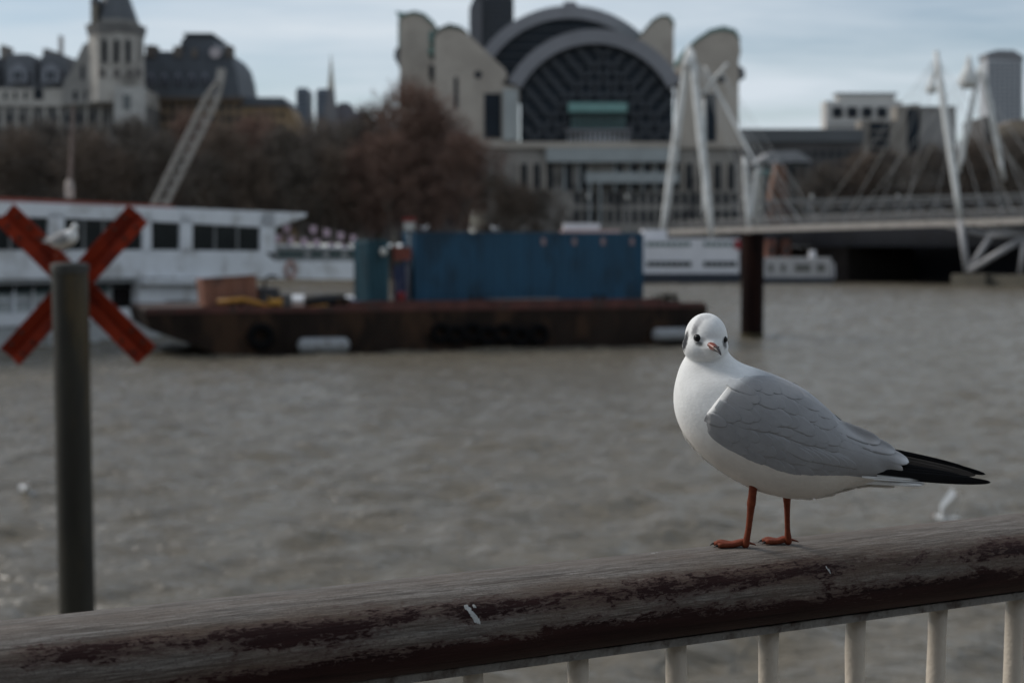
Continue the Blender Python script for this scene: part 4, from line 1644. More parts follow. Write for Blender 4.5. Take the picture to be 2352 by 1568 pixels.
def deck_boxes():
    data = [('dark blue tarpaulin covered bundle on the barge deck beside the teal container', 760, 690, 1.6, 0.28, (0.03, 0.055, 0.10), 'tarpaulin_bundle', 'bundle'),
            ('low pallet of grey pipes on the barge before the blue container', 1130, 694, 3.6, 0.2, (0.16, 0.15, 0.15), 'pipe_pallet', 'pallet'),
            ('black rubber mat roll behind the yellow hose', 700, 690, 1.9, 0.55, (0.012, 0.012, 0.014), 'rubber_roll', 'roll'),
            ('small red drum standing at the corner of the teal container', 922, 690, 0.35, 0.62, (0.18, 0.02, 0.02), 'drum', 'drum')]
    for lab, x, y, ln, ht, c, nm, cat in data:
        a_ = BG.hit(x, y, 0.9)
        a_ = Vector((a_.x, a_.y, ZD))
        m = mat(nm + '_paint', c, 0.7, 0.25, 3, 0.2)
        root = thing(nm, lab, cat, a_)
        u, n = BG.u, BG.n
        if nm == 'pipe_pallet':
            for k in range(4):
                MB().tube([a_ + n * (.1 + .17 * k) + Vector((0, 0, .16)), a_ + n * (.1 + .17 * k) + u * ln + Vector((0, 0, .16))], 0.075, 10).build('pipe', m, root, smooth=True)
            for s in (.3, ln - .3):
                MB().bar(a_ + u * s + Vector((0, 0, .04)), a_ + u * s + n * .8 + Vector((0, 0, .04)), .1, .08).build('bearer', mat('bearer_wood', (0.10, 0.07, 0.05), .8), root)
        elif nm == 'drum':
            MB().tube([a_ + Vector((0, 0, z)) for z in (0.0, .02, .2, .22, .4, .42, .6, .62)], [.2, .22, .22, .23, .22, .23, .22, .2], 16).build('shell', m, root, smooth=True)
        elif nm == 'rubber_roll':
            MB().tube([a_ + Vector((0, 0, .28)), a_ + u * ln + Vector((0, 0, .28))], .28, 16).build('roll', m, root, smooth=True)
        else:
            for k in range(3):
                MB().ell(a_ + u * (ln * (k + .5) / 3) + n * .3 + Vector((0, 0, ht * .45)), (ln / 4.2, .35, ht * .5), 12, 8).build('lump', m, root, smooth=True)
            for k in range(2):
                MB().torus(a_ + u * (ln * (k + 1) / 3) + n * .3 + Vector((0, 0, ht * .42)), ht * .62, .02, u, 12, 6).build('strap', mat('strap_blue', (.03, .08, .2), .7), root)


deck_boxes()
# gulls resting on the container roof
for x, lab, rz in ((1003, 'pale gull on the container roof above its left end', 0.4), (1190, 'pale gull near the middle of the blue container roof', 2.6)):
    d = (q(x, 528, 67.5) - CA)
    s = max(0.3, d.dot(CU))
    p = CA + CU * s + CN * 0.35 + Vector((0, 0, 3.36))
    small_gull(lab, p, rz, scale=1.5)
# steel pile standing in the river
pc = qw(1727, 775)
PD = pc.y
root = thing('mooring_pile', 'dark rust brown steel pile standing in the river behind the gull', 'pile', (pc.x, PD, -2))
zt = q(1727, 537, PD).z
pr = 26 * PD / QF
pm = mat('rusted_pile', (0.008, 0.0035, 0.003), 0.9, 0.5, 1.2, 0.4, stretch=(1, 1, 0.3), dirt=(0.017, 0.0065, 0.0045), dscale=0.8, spec=0.12)
MB().tube([(pc.x, PD, z) for z in (-2, 0.3, 2, 4, zt - 0.03)], [pr * 1.01, pr, pr, pr, pr], 28).build('shaft', pm, root)
MB().tube([(pc.x, PD, zt - 0.3), (pc.x, PD, zt - 0.24), (pc.x, PD, zt)], [pr * 1.03, pr * 1.05, pr * 1.05], 28).build('collar', pm, root)
MB().tube([(pc.x, PD, 0.25), (pc.x, PD, 0.0), (pc.x, PD, -0.5)], [pr * 1.025, pr * 1.06, pr * 1.06], 28).build('weed_band', mat('river_weed', (0.045, 0.038, 0.018), 0.9, 0.4, 4, 0.5), root)
# ------------------------------------------------------------------ white passenger boat behind the beacon
WB = Facade((-24.47, 68.0), (-13.6, 92.0))


def build_boat():
    root = thing('passenger_boat', 'big white two deck passenger boat with red roof edge, moored behind the red X', 'boat', WB.p + WB.u * 12)
    wh = mat('boat_white', (0.68, 0.70, 0.73), 0.45, 0.06, 0.8, dirt=(0.46, 0.46, 0.46), dscale=0.5)
    dk = mat('boat_glass', (0.012, 0.015, 0.016), 0.2, 0.3, 1.5, spec=0.14)
    gy = mat('boat_grey', (0.22, 0.225, 0.225), 0.6, 0.15, 1.5)
    red = mat('boat_red_line', (0.24, 0.055, 0.038), 0.6, 0.25, 0.8)
    hull = mat('boat_hull_dark', (0.03, 0.032, 0.034), 0.5, 0.2, 1)
    teal = mat('boat_dark_green', (0.02, 0.045, 0.045), 0.4, 0.2, 1)
    ex = -420                                # the bow goes on out of the picture
    # superstructure of the upper deck, built as a shell with real window openings: sill band, lintel band, pillars
    W0, W1 = 0.0, 6.0
    P = lambda poly, f0, f1, name, m, bev=0.0: MB().slab(WB, poly, f0, f1).build(name, m, root, bevel=bev)
    P([(ex, 430), (0, 463), (330, 475), (705, 490), (702, 498), (630, 524), (330, 508), (0, 497), (ex, 478)], 0, 6, 'roof', wh, 0.04)
    P([(ex, 420), (0, 453), (400, 472), (400, 478.5), (0, 462.4), (ex, 430)], 0.1, 0.4, 'roof_line', red)
    P([(ex, 590), (0, 575), (330, 574), (605, 577), (632, 600), (850, 600), (850, 642), (632, 640), (330, 637), (0, 641), (ex, 652)], 0, 0.25, 'upper_side', wh)
    P([(ex, 560), (632, 560), (632, 640), (ex, 690)], 0.5, 5.8, 'saloon_core', dk)
    # pillars
    for a, b in ((-40, -22), (112, 148), (328, 348), (414, 442), (598, 632)):
        P([(a, 490), (b, 490), (b, 580), (a, 580)], 0.0, 0.22, 'pillar', wh)
    # panes
    for a, b, n_ in ((-20, 112, 3), (148, 328, 4), (348, 414, 1), (442, 598, 3)):
        for i in range(n_):
            x0, x1 = a + (b - a) * i / n_ + 1.5, a + (b - a) * (i + 1) / n_ - 1.5
            y0 = 497 + (x0 / 630) * 14
            P([(x0, y0), (x1, y0 + 1), (x1, 577), (x0, 577)], 0.12, 0.16, 'window_pane', dk)
            if i:
                P([(x0 - 3, y0), (x0, y0), (x0, 577), (x0 - 3, 577)], 0.05, 0.2, 'mullion', gy)
    # overhang shade strip, lower saloon with its own window row
    pg = mat('boat_pale_panel', (0.36, 0.375, 0.37), 0.6, 0.15, 1.2, dirt=(0.25, 0.26, 0.255), dscale=0.8)
    P([(ex, 653), (0, 641.4), (330, 637.4), (330, 648), (0, 653), (ex, 668)], 0.1, 0.5, 'overhang_shade', gy)  # grey strip set in for the shade under the deck overhang
    P([(ex, 668.4), (0, 653.4), (330, 648.4), (460, 648), (460, 730), (0, 760), (ex, 800)], 0.7, 5.5, 'lower_saloon', pg)
    for i in range(9):
        x0 = -96 + 44 * i
        x1 = x0 + 37
        if x1 > 250:
            break
        P([(x0, 658 - x0 * .012), (x1, 658 - x1 * .012), (x1, 676 - x1 * .014), (x0, 676 - x0 * .014)], 0.6, 0.66, 'window_pane', teal)
        P([(x0 - 5, 655), (x0 - 1, 655), (x0 - 1, 716), (x0 - 5, 716)], 0.5, 0.66, 'stanchion', wh)
        P([(x0, 690), (x1, 689), (x1, 692), (x0, 693)], 0.55, 0.64, 'deck_rail', wh)
    P([(262, 660), (314, 658), (314, 716), (262, 718)], 0.55, 0.66, 'doorway', mat('doorway_dark', (0.008, 0.006, 0.006), .8, spec=0.1))
    P([(318, 700), (348, 700), (348, 650), (318, 650)], -0.05, 0.45, 'stanchion', wh)
    P([(330, 640), (500, 640), (505, 652), (330, 652)], -0.5, 0.3, 'gangway_canopy', wh)
    P([(348, 652), (380, 652), (380, 740), (348, 740)], 0.1, 0.45, 'cabin_post', wh)
    P([(380, 655), (460, 655), (460, 690), (380, 690)], 0.2, 0.42, 'cabin_front', wh)
    P([(382, 690), (430, 690), (430, 740), (382, 740)], 0.3, 0.44, 'door', gy)
    # hull
    P([(ex, 755), (0, 722), (330, 706), (850, 680), (850, 692), (330, 730), (0, 750), (ex, 790)], 0.0, 6.2, 'hull_rail', wh)
    P([(ex, 790.5), (0, 750.5), (330, 730.5), (850, 692.5), (850, 728), (330, 790), (0, 835), (ex, 900)], 0.12, 6.0, 'hull', mat('boat_hull_white', (0.42, 0.435, 0.44), 0.5, 0.1, 0.7, dirt=(0.25, 0.25, 0.24), dscale=0.6))
    # aft deck: long low windows, rail
    P([(632, 560), (850, 570), (850, 601), (632, 601)], 0.3, 0.5, 'aft_screen', gy)
    for a, b in ((640, 700), (716, 742), (758, 785), (800, 846)):
        P([(a, 576), (b, 577), (b, 592), (a, 592)], 0.24, 0.29, 'window_pane', teal)
    P([(630, 562), (852, 570), (852, 574), (630, 566)], 0.1, 0.24, 'handrail', wh)
    # life ring
    c = WB.hit(665, 620) - WB.n * 0.08
    MB().torus(c, 0.50, 0.13, WB.n, 24, 10).build('life_ring', mat('life_ring_pink', (0.36, 0.22, 0.19), 0.6, 0.2, 3), root, smooth=True)
    # masts on the roof
    fl = mat('mast_paint', (0.30, 0.25, 0.22), 0.6, 0.2, 2)
    a, b = WB.hit(160, 455, 2.5), WB.hit(168, 238, 2.5)
    MB().tube([a, a.lerp(b, .45), b], [.11, .10, .05], 10).build('mast', mat('mast_brown', (0.14, 0.10, 0.085), .7, .2, 2), root)
    MB().tube([a, a + Vector((0, 0, .5)), a + Vector((0, 0, .85)), a + Vector((0, 0, 1.0))], [.22, .25, .2, .08], 12).build('lamp_housing', fl, root, smooth=True)
    return root


build_boat()


def bunting():
    root = thing('bunting', 'two sagging strings of pink and white flags over the boat stern', 'bunting', WB.hit(760, 540))
    pk = mat('bunting_pale', (0.46, 0.34, 0.40), 0.8, 0.25, 6)
    cm = mat('bunting_cord', (0.1, 0.09, 0.09), 0.8)
    k = 1 / 1.06293
    rows = [[(700, 551), (765, 554), (798, 562), (832, 570), (863, 577), (905, 590)],
            [(640, 570), (679, 575), (710, 580), (743, 584), (773, 586), (808, 596), (838, 599), (872, 602), (905, 606)]]
    for r_ in rows:
        pts = [WB.hit(x * k, y * k - 3, 1.2) for x, y in r_]
        MB().tube(pts, 0.02, 5).build('cord', cm, root)
        for (x, y), p in zip(r_, pts):
            w_, h_ = 0.24, 0.5
            v = [p - WB.u * w_ * 1.7, p + WB.u * w_ * 1.7, p + WB.u * w_ * 1.4 - Vector((0, 0, h_)), p - WB.u * w_ * 1.4 - Vector((0, 0, h_))]
            MB().prism(v, WB.n * 0.02).build('flag', pk, root)


bunting()


def crane():
    D = 98.0
    fc = face_at(D)
    root = thing('lattice_crane', 'pale lattice crane jib leaning up behind the white boat', 'crane', fc.hit(352, 560))
    m = mat('crane_paint', (0.27, 0.255, 0.235), 0.6, 0.2, 1.5)
    foot = fc.hit(352, 500)
    tip = fc.hit(508, 184)
    d = (tip - foot).normalized()
    s = d.cross(Vector((0, 1, 0))).normalized()
    t = Vector((0, 1, 0))
    hw = 14 * D / QF
    L_ = (tip - foot).length
    n = 24
    node = []
    for i in range(n + 1):
        a = i / n
        w_ = hw * (1 if a < .86 else 1 - 0.62 * (a - .86) / .14)
        node.append([foot + d * (L_ * a) + s * (w_ * j) + t * (w_ * k) for j, k in ((-1, -1), (1, -1), (1, 1), (-1, 1))])
    for c in range(4):
        MB().tube([node[i][c] for i in range(n + 1)], 0.075, 6).build('chord', m, root)
    for i in range(n):
        for c in range(4):
            e = (c + 1) % 4
            a, b = (node[i][c], node[i + 1][e]) if (i + c) % 2 else (node[i][e], node[i + 1][c])
            MB().tube([a, b], 0.045, 5).build('lacing_bar', m, root)
    MB().bar(tip - d * .2, tip + d * .7 + s * .3, 0.5).build('head_sheave', m, root)
    # cab and pontoon behind the boat
    p = fc.hit(345, 500)
    base = Vector((p.x, D, 0))
    MB().box((p.x - 2.0, D - 1.3, 1.6), (p.x + 1.4, D + 1.3, 4.4)).build('cab', mat('crane_cab', (0.25, 0.2, 0.1), .6), root)
    MB().box((p.x - 9, D - 4, -0.5), (p.x + 6, D + 4, 1.6)).build('pontoon', mat('barge_hull', (0.02, 0.02, 0.02)), root)
    MB().tube([foot, Vector((p.x, D, 3.6))], 0.3, 8).build('heel', m, root)


crane()
# ------------------------------------------------------------------ far bank: ground, embankment wall
gm = mat('city_ground', (0.09, 0.085, 0.08), 0.9, 0.2, 0.1)
mb = MB()
mb.add([(-2500, 219.4, 3.6), (2500, 219.4, 3.6), (2500, 5000, 3.6), (-2500, 5000, 3.6)], [(0, 1, 2, 3)])
tag(mb.build('ground', gm), kind='structure')
emb = mat('embankment_granite', (0.12, 0.112, 0.10), 0.85, 0.25, 0.15, 0.3, dirt=(0.04, 0.04, 0.03), dscale=0.2)
ew = thing('embankment_wall', 'long grey granite embankment wall along the far bank', 'wall', (0, 216, 0))
for i in range(60):
    x0 = -300 + 10 * i
    MB().box((x0, 216, -2), (x0 + 9.94, 218.5, 4.4)).build('wall_block', emb, ew)
    MB().box((x0 - 0.2, 215.8, 4.403), (x0 + 9.7, 218.7, 4.8)).build('coping', emb, ew)

# ------------------------------------------------------------------ footbridge with white masts, railway bridge behind it
JB = Facade((61.9, 172.0), (21.0, 216.0))
JB.u = -JB.u if JB.u.x > 0 else JB.u
WHP = mat('bridge_white', (0.62, 0.63, 0.62), 0.5, 0.06, 0.6, dirt=(0.42, 0.42, 0.40), dscale=0.4)
ROD = mat('bridge_rod', (0.40, 0.405, 0.40), 0.45, 0.1, 1)


def rod(mb, a, b, r=0.05):
    mb.tube([a, b], r, 5)


def build_footbridge():
    root = thing('footbridge', 'white cable stayed footbridge with slanting masts in front of the dark railway bridge', 'bridge', JB.p)
    dk = mat('bridge_deck_edge', (0.27, 0.25, 0.225), 0.6, 0.2, 0.4)
    # deck
    b, a0 = JB.hit(1536, 527), JB.hit(2600, 492)
    a = b + (a0 - b) * 2.4
    deck_u = (b - a)
    nseg = 50
    for i in range(nseg):
        p0, p1 = a + deck_u * (i / nseg), a + deck_u * ((i + 1) / nseg - 0.0006)
        MB().prism([p0, p1, p1 + JB.n * 4.7, p0 + JB.n * 4.7], (0, 0, -0.55)).build('deck_segment', dk, root)
        MB().prism([p0 - JB.n * .16, p1 - JB.n * .16, p1 - JB.n * .005, p0 - JB.n * .005], (0, 0, -0.75)).build('fascia', mat('fascia_pale', (0.36, 0.33, 0.30), .6, .15, 2), root)
    # parapet: posts, rails and infill wires
    rail = mat('parapet_steel', (0.16, 0.16, 0.16), 0.5, 0.15, 1)
    npost = 150
    for i in range(npost):
        p = a + deck_u * ((i + 0.5) / npost)
        for o_ in (0.1, 4.6):
            MB().bar(p + JB.n * o_, p + JB.n * o_ + Vector((0, 0, 1.15)), 0.07).build('parapet_post', rail, root)
    for o_ in (0.1, 4.6):
        MB().tube([a + JB.n * o_ + Vector((0, 0, 1.15)), b + JB.n * o_ + Vector((0, 0, 1.15))], 0.06, 6).build('parapet_rail', rail, root)
        for zz in (0.3, 0.5, 0.7, 0.9):
            MB().tube([a + JB.n * o_ + Vector((0, 0, zz)), b + JB.n * o_ + Vector((0, 0, zz))], 0.025, 4).build('parapet_wire', rail, root)

    def mast(top, bot, rm, off_t=0.0, off_b=0.0, name='mast'):
        A, B = JB.hit(*top) + JB.n * off_t, JB.hit(*bot) + JB.n * off_b
        n_ = 8
        pts = [A.lerp(B, i / n_) for i in range(n_ + 1)]
        rad = [0.74 * rm * (0.42 + 0.58 * math.sin(math.pi * (0.12 + 0.78 * i / n_)) ** 0.8) for i in range(n_ + 1)]
        return MB().tube(pts, rad, 12).build(name, WHP, root, smooth=True)

    def crown(px, r):
        c = JB.hit(*px)
        MB().tube([c + Vector((0, 0, 1.6 * r)), c + Vector((0, 0, .4 * r)), c - Vector((0, 0, .8 * r)), c - Vector((0, 0, 1.4 * r))], [.12 * r, .45 * r, 1.0 * r, .55 * r], 14).build('mast_head', WHP, root, smooth=True)
    # left pylon: an A of two legs
    mast((1581, 118), (1520, 548), 0.82)
    mast((1588, 118), (1636, 548), 0.82)
    crown((1583, 132), 1.25)
    mast((1660, 146), (1598, 222), 0.42, 1, 1)
    mast((1598, 150), (1728, 400), 0.30, 2, 2)
    mast((1700, 360), (1712, 545), 0.62, 1, 1)
    mast((1724, 390), (1706, 545), 0.42, 1.5, 1)
    mast((1578, 225), (1576, 500), 0.42, 4, 4)
    # right pylons
    mast((2150, 118), (2206, 505), 0.62)
    mast((2222, 150), (2192, 396), 0.50, 3, 1)
    mast((2228, 150), (2260, 412), 0.52, 3, 5)
    crown((2225, 168), 1.35)
    crown((2140, 195), 0.8)
    mast((2150, 118), (2138, 200), 0.3, 0.5, 0.5)
    # rods, each from a mast head to the deck edge
    fans = [((1590, 128), [1745, 1765, 1788, 1812, 1838, 1866]), ((1655, 158), [1760, 1800, 1840, 1880]), ((1720, 400), [1690, 1735, 1745]),
            ((2152, 130), [1870, 1940, 2010, 2080]), ((2150, 130), [2260, 2330, 2410]),
            ((2226, 160), [1960, 2060, 2140]), ((2228, 160), [2300, 2370, 2450])]
    for top, ends in fans:
        A = JB.hit(*top)
        for e in ends:
            yb = 526 - (e - 1535) * (526 - 488) / (2352 - 1535)
            B = JB.hit(e, yb)
            MB().tube([A, B], 0.036, 5).build('rod', ROD, root)
    # pier
    st = mat('pier_concrete', (0.085, 0.077, 0.06), 0.85, 0.2, 0.5, 0.3)
    gr = mat('pier_steel', (0.30, 0.30, 0.31), 0.5, 0.12, 1)
    k = 1 / 1.06293

    def strut(x0, y0, x1, y1, r, o0=0.0, o1=0.0):
        MB().tube([JB.hit(x0 * k, y0 * k) + JB.n * o0, JB.hit(x1 * k, y1 * k) + JB.n * o1], r, 10).build('strut', gr, root, smooth=True)
    strut(2345, 538, 2362, 664, .42)
    strut(2362, 664, 2408, 578, .36, 0, 1)
    strut(2366, 662, 2484, 578, .42, 0, 2)
    strut(2402, 572, 2484, 570, .46, 1, 2)
    strut(2484, 580, 2472, 668, .36, 2, 2)
    strut(2300, 548, 2404, 574, .34, 0.3, 1)
    strut(2376, 548, 2480, 566, .30, 0.3, 2)
    strut(2484, 570, 2560, 600, .34, 2, 2)
    MB().slab(JB, [(2184, 630), (2264, 630), (2264, 676), (2184, 676)], -1.5, 3.5).build('pier_base', st, root, bevel=0.1)
    MB().slab(JB, [(2272, 634), (2420, 626), (2420, 690), (2272, 680)], -0.5, 6).build('pier_base', st, root, bevel=0.1)
    return root


build_footbridge()


def build_railway():
    root = thing('railway_bridge', 'dark navy iron railway bridge in shadow behind the footbridge', 'bridge', JB.p + JB.n * 15)
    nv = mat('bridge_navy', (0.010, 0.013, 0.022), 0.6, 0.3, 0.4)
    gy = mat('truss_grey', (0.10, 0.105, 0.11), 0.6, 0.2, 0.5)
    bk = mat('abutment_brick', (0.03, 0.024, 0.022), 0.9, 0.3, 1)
    r0, r1 = JB.p - JB.u * 110, JB.p + JB.u * 50
    P = lambda p, off, z: Vector((p.x, p.y, 0)) + JB.n * off + Vector((0, 0, z))
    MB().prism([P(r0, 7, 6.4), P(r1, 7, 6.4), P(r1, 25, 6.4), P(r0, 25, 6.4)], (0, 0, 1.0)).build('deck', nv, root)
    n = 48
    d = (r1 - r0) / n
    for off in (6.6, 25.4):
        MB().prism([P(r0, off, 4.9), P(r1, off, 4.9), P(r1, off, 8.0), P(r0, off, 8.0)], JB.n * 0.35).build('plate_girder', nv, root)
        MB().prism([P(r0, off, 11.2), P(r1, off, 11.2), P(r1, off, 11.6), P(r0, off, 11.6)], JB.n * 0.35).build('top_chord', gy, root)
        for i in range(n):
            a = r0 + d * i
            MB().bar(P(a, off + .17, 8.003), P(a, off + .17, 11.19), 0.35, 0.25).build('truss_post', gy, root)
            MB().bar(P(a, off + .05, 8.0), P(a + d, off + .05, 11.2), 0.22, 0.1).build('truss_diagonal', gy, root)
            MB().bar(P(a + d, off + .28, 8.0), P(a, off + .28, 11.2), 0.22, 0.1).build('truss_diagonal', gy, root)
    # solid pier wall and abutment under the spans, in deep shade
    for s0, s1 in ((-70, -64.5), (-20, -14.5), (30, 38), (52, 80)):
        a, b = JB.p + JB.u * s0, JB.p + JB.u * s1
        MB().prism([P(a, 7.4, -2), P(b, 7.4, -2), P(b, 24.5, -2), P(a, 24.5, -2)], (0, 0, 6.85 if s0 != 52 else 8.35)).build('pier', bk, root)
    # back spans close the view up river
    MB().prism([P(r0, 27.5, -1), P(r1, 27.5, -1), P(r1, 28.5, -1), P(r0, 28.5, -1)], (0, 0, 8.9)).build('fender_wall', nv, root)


build_railway()


# ------------------------------------------------------------------ boats moored at the far bank
def far_boats():
    fc = face_at(189.0)
    wh = mat('far_boat_white', (0.62, 0.62, 0.65), 0.5, 0.06, 0.5)
    dk = mat('far_boat_glass', (0.02, 0.03, 0.032), 0.2, 0.2, 1)
    hl = mat('far_boat_hull', (0.018, 0.024, 0.036), 0.5, 0.2, 1)
    pk = mat('far_boat_pink', (0.46, 0.34, 0.33), 0.6, 0.15, 1)
    root = thing('river_cruiser', 'long white river cruiser with two window rows beyond the container', 'boat', fc.hit(1560, 652))
    P = lambda x0, y0, x1, y1, f0, f1, n, m: MB().rect(fc, x0, y0, x1, y1, f0, f1).build(n, m, root)
    P(1290, 628, 1700, 656, 0, 7, 'hull', hl)
    P(1290, 548, 1698, 628, 0.2, 6.8, 'superstructure', wh)
    P(1478, 527, 1532, 547.6, 1, 5.5, 'wheelhouse', wh)
    P(1296, 513, 1378, 527, 1, 5, 'sun_deck_cabin', wh)
    P(1290, 527.5, 1424, 536, 0.3, 5, 'awning', pk)
    for x in (1320, 1360, 1400):
        P(x, 536, x + 2, 548, 0.6, 0.8, 'awning_post', wh)
    for i in range(16):
        x0 = 1486 + 13.0 * i
        if 1586 < x0 < 1604:
            continue
        P(x0, 556, x0 + 9.5, 566, 0.12, 0.19, 'window', mat('far_boat_green', (0.09, 0.14, 0.135), 0.3, 0.2, 1))
        P(x0, 600, x0 + 10.5, 613, 0.12, 0.19, 'window', dk)
    P(1688, 552, 1700, 572, 0.05, 0.12, 'side_light_board', mat('far_boat_red', (0.3, 0.02, 0.03), .5))
    root = thing('launch', 'low grey white launch moored under the footbridge right of the dark pile', 'boat', fc.hit(1840, 652))
    P(1748, 638, 1914, 657, 0, 4.5, 'hull', hl)
    P(1752, 592, 1910, 638, 0.2, 4.3, 'cabin', mat('launch_grey', (0.40, 0.39, 0.39), 0.6, 0.1, 0.5))
    for x0, x1 in ((1766, 1776), (1794, 1804), (1826, 1862), (1876, 1896)):
        P(x0, 606, x1, 624, 0.1, 0.19, 'window', mat('launch_window', (0.12, 0.12, 0.11), .4))
    P(1922 - 8, 604, 1926 - 8, 640, 1, 1.3, 'flag_staff', wh)
    P(1862, 575, 1874, 592, 1, 2, 'funnel', wh)
    # brick red sheds on the pier under the bridge
    br = mat('pier_shed_red', (0.17, 0.075, 0.055), 0.8, 0.25, 0.6)
    fs = face_at(200.0)
    for x0, x1, lab in ((1762, 1782, 'narrow brick red kiosk under the footbridge beside the dark pile'), (1796, 1816, 'second brick red kiosk under the footbridge, farther from the pile')):
        r_ = thing('pier_kiosk', lab, 'kiosk', fs.hit((x0 + x1) / 2, 640), 'pier kiosks')
        MB().rect(fs, x0, 548, x1, 652, 0, 2.5).build('wall', br, r_)
        MB().rect(fs, x0 - 2, 541, x1 + 2, 547.6, -0.3, 2.8).build('roof', hl, r_)
        MB().rect(fs, x0 + 6, 566, x1 - 6, 584, -0.06, -0.003).build('window', dk, r_)


far_boats()
# ------------------------------------------------------------------ buildings on the far bank
M_CONC = mat('station_stone', (0.41, 0.362, 0.31), 0.85, 0.10, 0.12, dirt=(0.335, 0.295, 0.252), dscale=0.08)
M_CONC2 = mat('station_stone_base', (0.29, 0.268, 0.24), 0.85, 0.14, 0.2, dirt=(0.12, 0.11, 0.10), dscale=0.15)
M_PALE = mat('station_pale_cladding', (0.33, 0.35, 0.345), 0.7, 0.1, 0.3)
M_GLASS = mat('station_glass', (0.014, 0.020, 0.028), 0.35, 0.25, 0.2, spec=0.12)
M_ARCH = mat('arch_cladding', (0.205, 0.205, 0.22), 0.6, 0.1, 0.2)
M_GREEN = mat('verdigris', (0.11, 0.20, 0.185), 0.7, 0.2, 0.4)
M_TRUSS = mat('glazing_truss', (0.036, 0.041, 0.050), 0.5, 0.1, 0.5)
M_WIN = mat('window_dark', (0.014, 0.018, 0.024), 0.3, 0.3, 0.4, spec=0.15)
M_SLATE = mat('slate', (0.115, 0.122, 0.135), 0.7, 0.2, 0.25)
M_PORT = mat('portland_stone', (0.41, 0.385, 0.35), 0.85, 0.12, 0.15, dirt=(0.24, 0.225, 0.205), dscale=0.12)


def windows(root, fc, x0, y0, x1, y1, nx, ny, m=None, fx=0.5, fy=0.62, out=0.06, name='window', arched=False):
    m = m or M_WIN
    dx_, dy_ = (x1 - x0) / nx, (y1 - y0) / ny
    for j in range(ny):
        for i in range(nx):
            cx_, cy_ = x0 + dx_ * (i + .5), y0 + dy_ * (j + .5)
            w_, h_ = dx_ * fx / 2, dy_ * fy / 2
            poly = [(cx_ - w_, cy_ + h_), (cx_ - w_, cy_ - h_), (cx_ + w_, cy_ - h_), (cx_ + w_, cy_ + h_)]
            if arched:
                poly = [(cx_ - w_, cy_ + h_)] + [(cx_ - w_ * math.cos(math.pi * k / 8), cy_ - h_ * .3 - h_ * .7 * math.sin(math.pi * k / 8)) for k in range(9)] + [(cx_ + w_, cy_ + h_)]
            MB().slab(fc, poly, -out, -0.004).build(name, m, root)


def arc(cx_, cy_, r_, a0, a1, n=28):
    return [(cx_ + r_ * math.cos(math.radians(a0 + (a1 - a0) * i / n)), cy_ - r_ * math.sin(math.radians(a0 + (a1 - a0) * i / n))) for i in range(n + 1)]


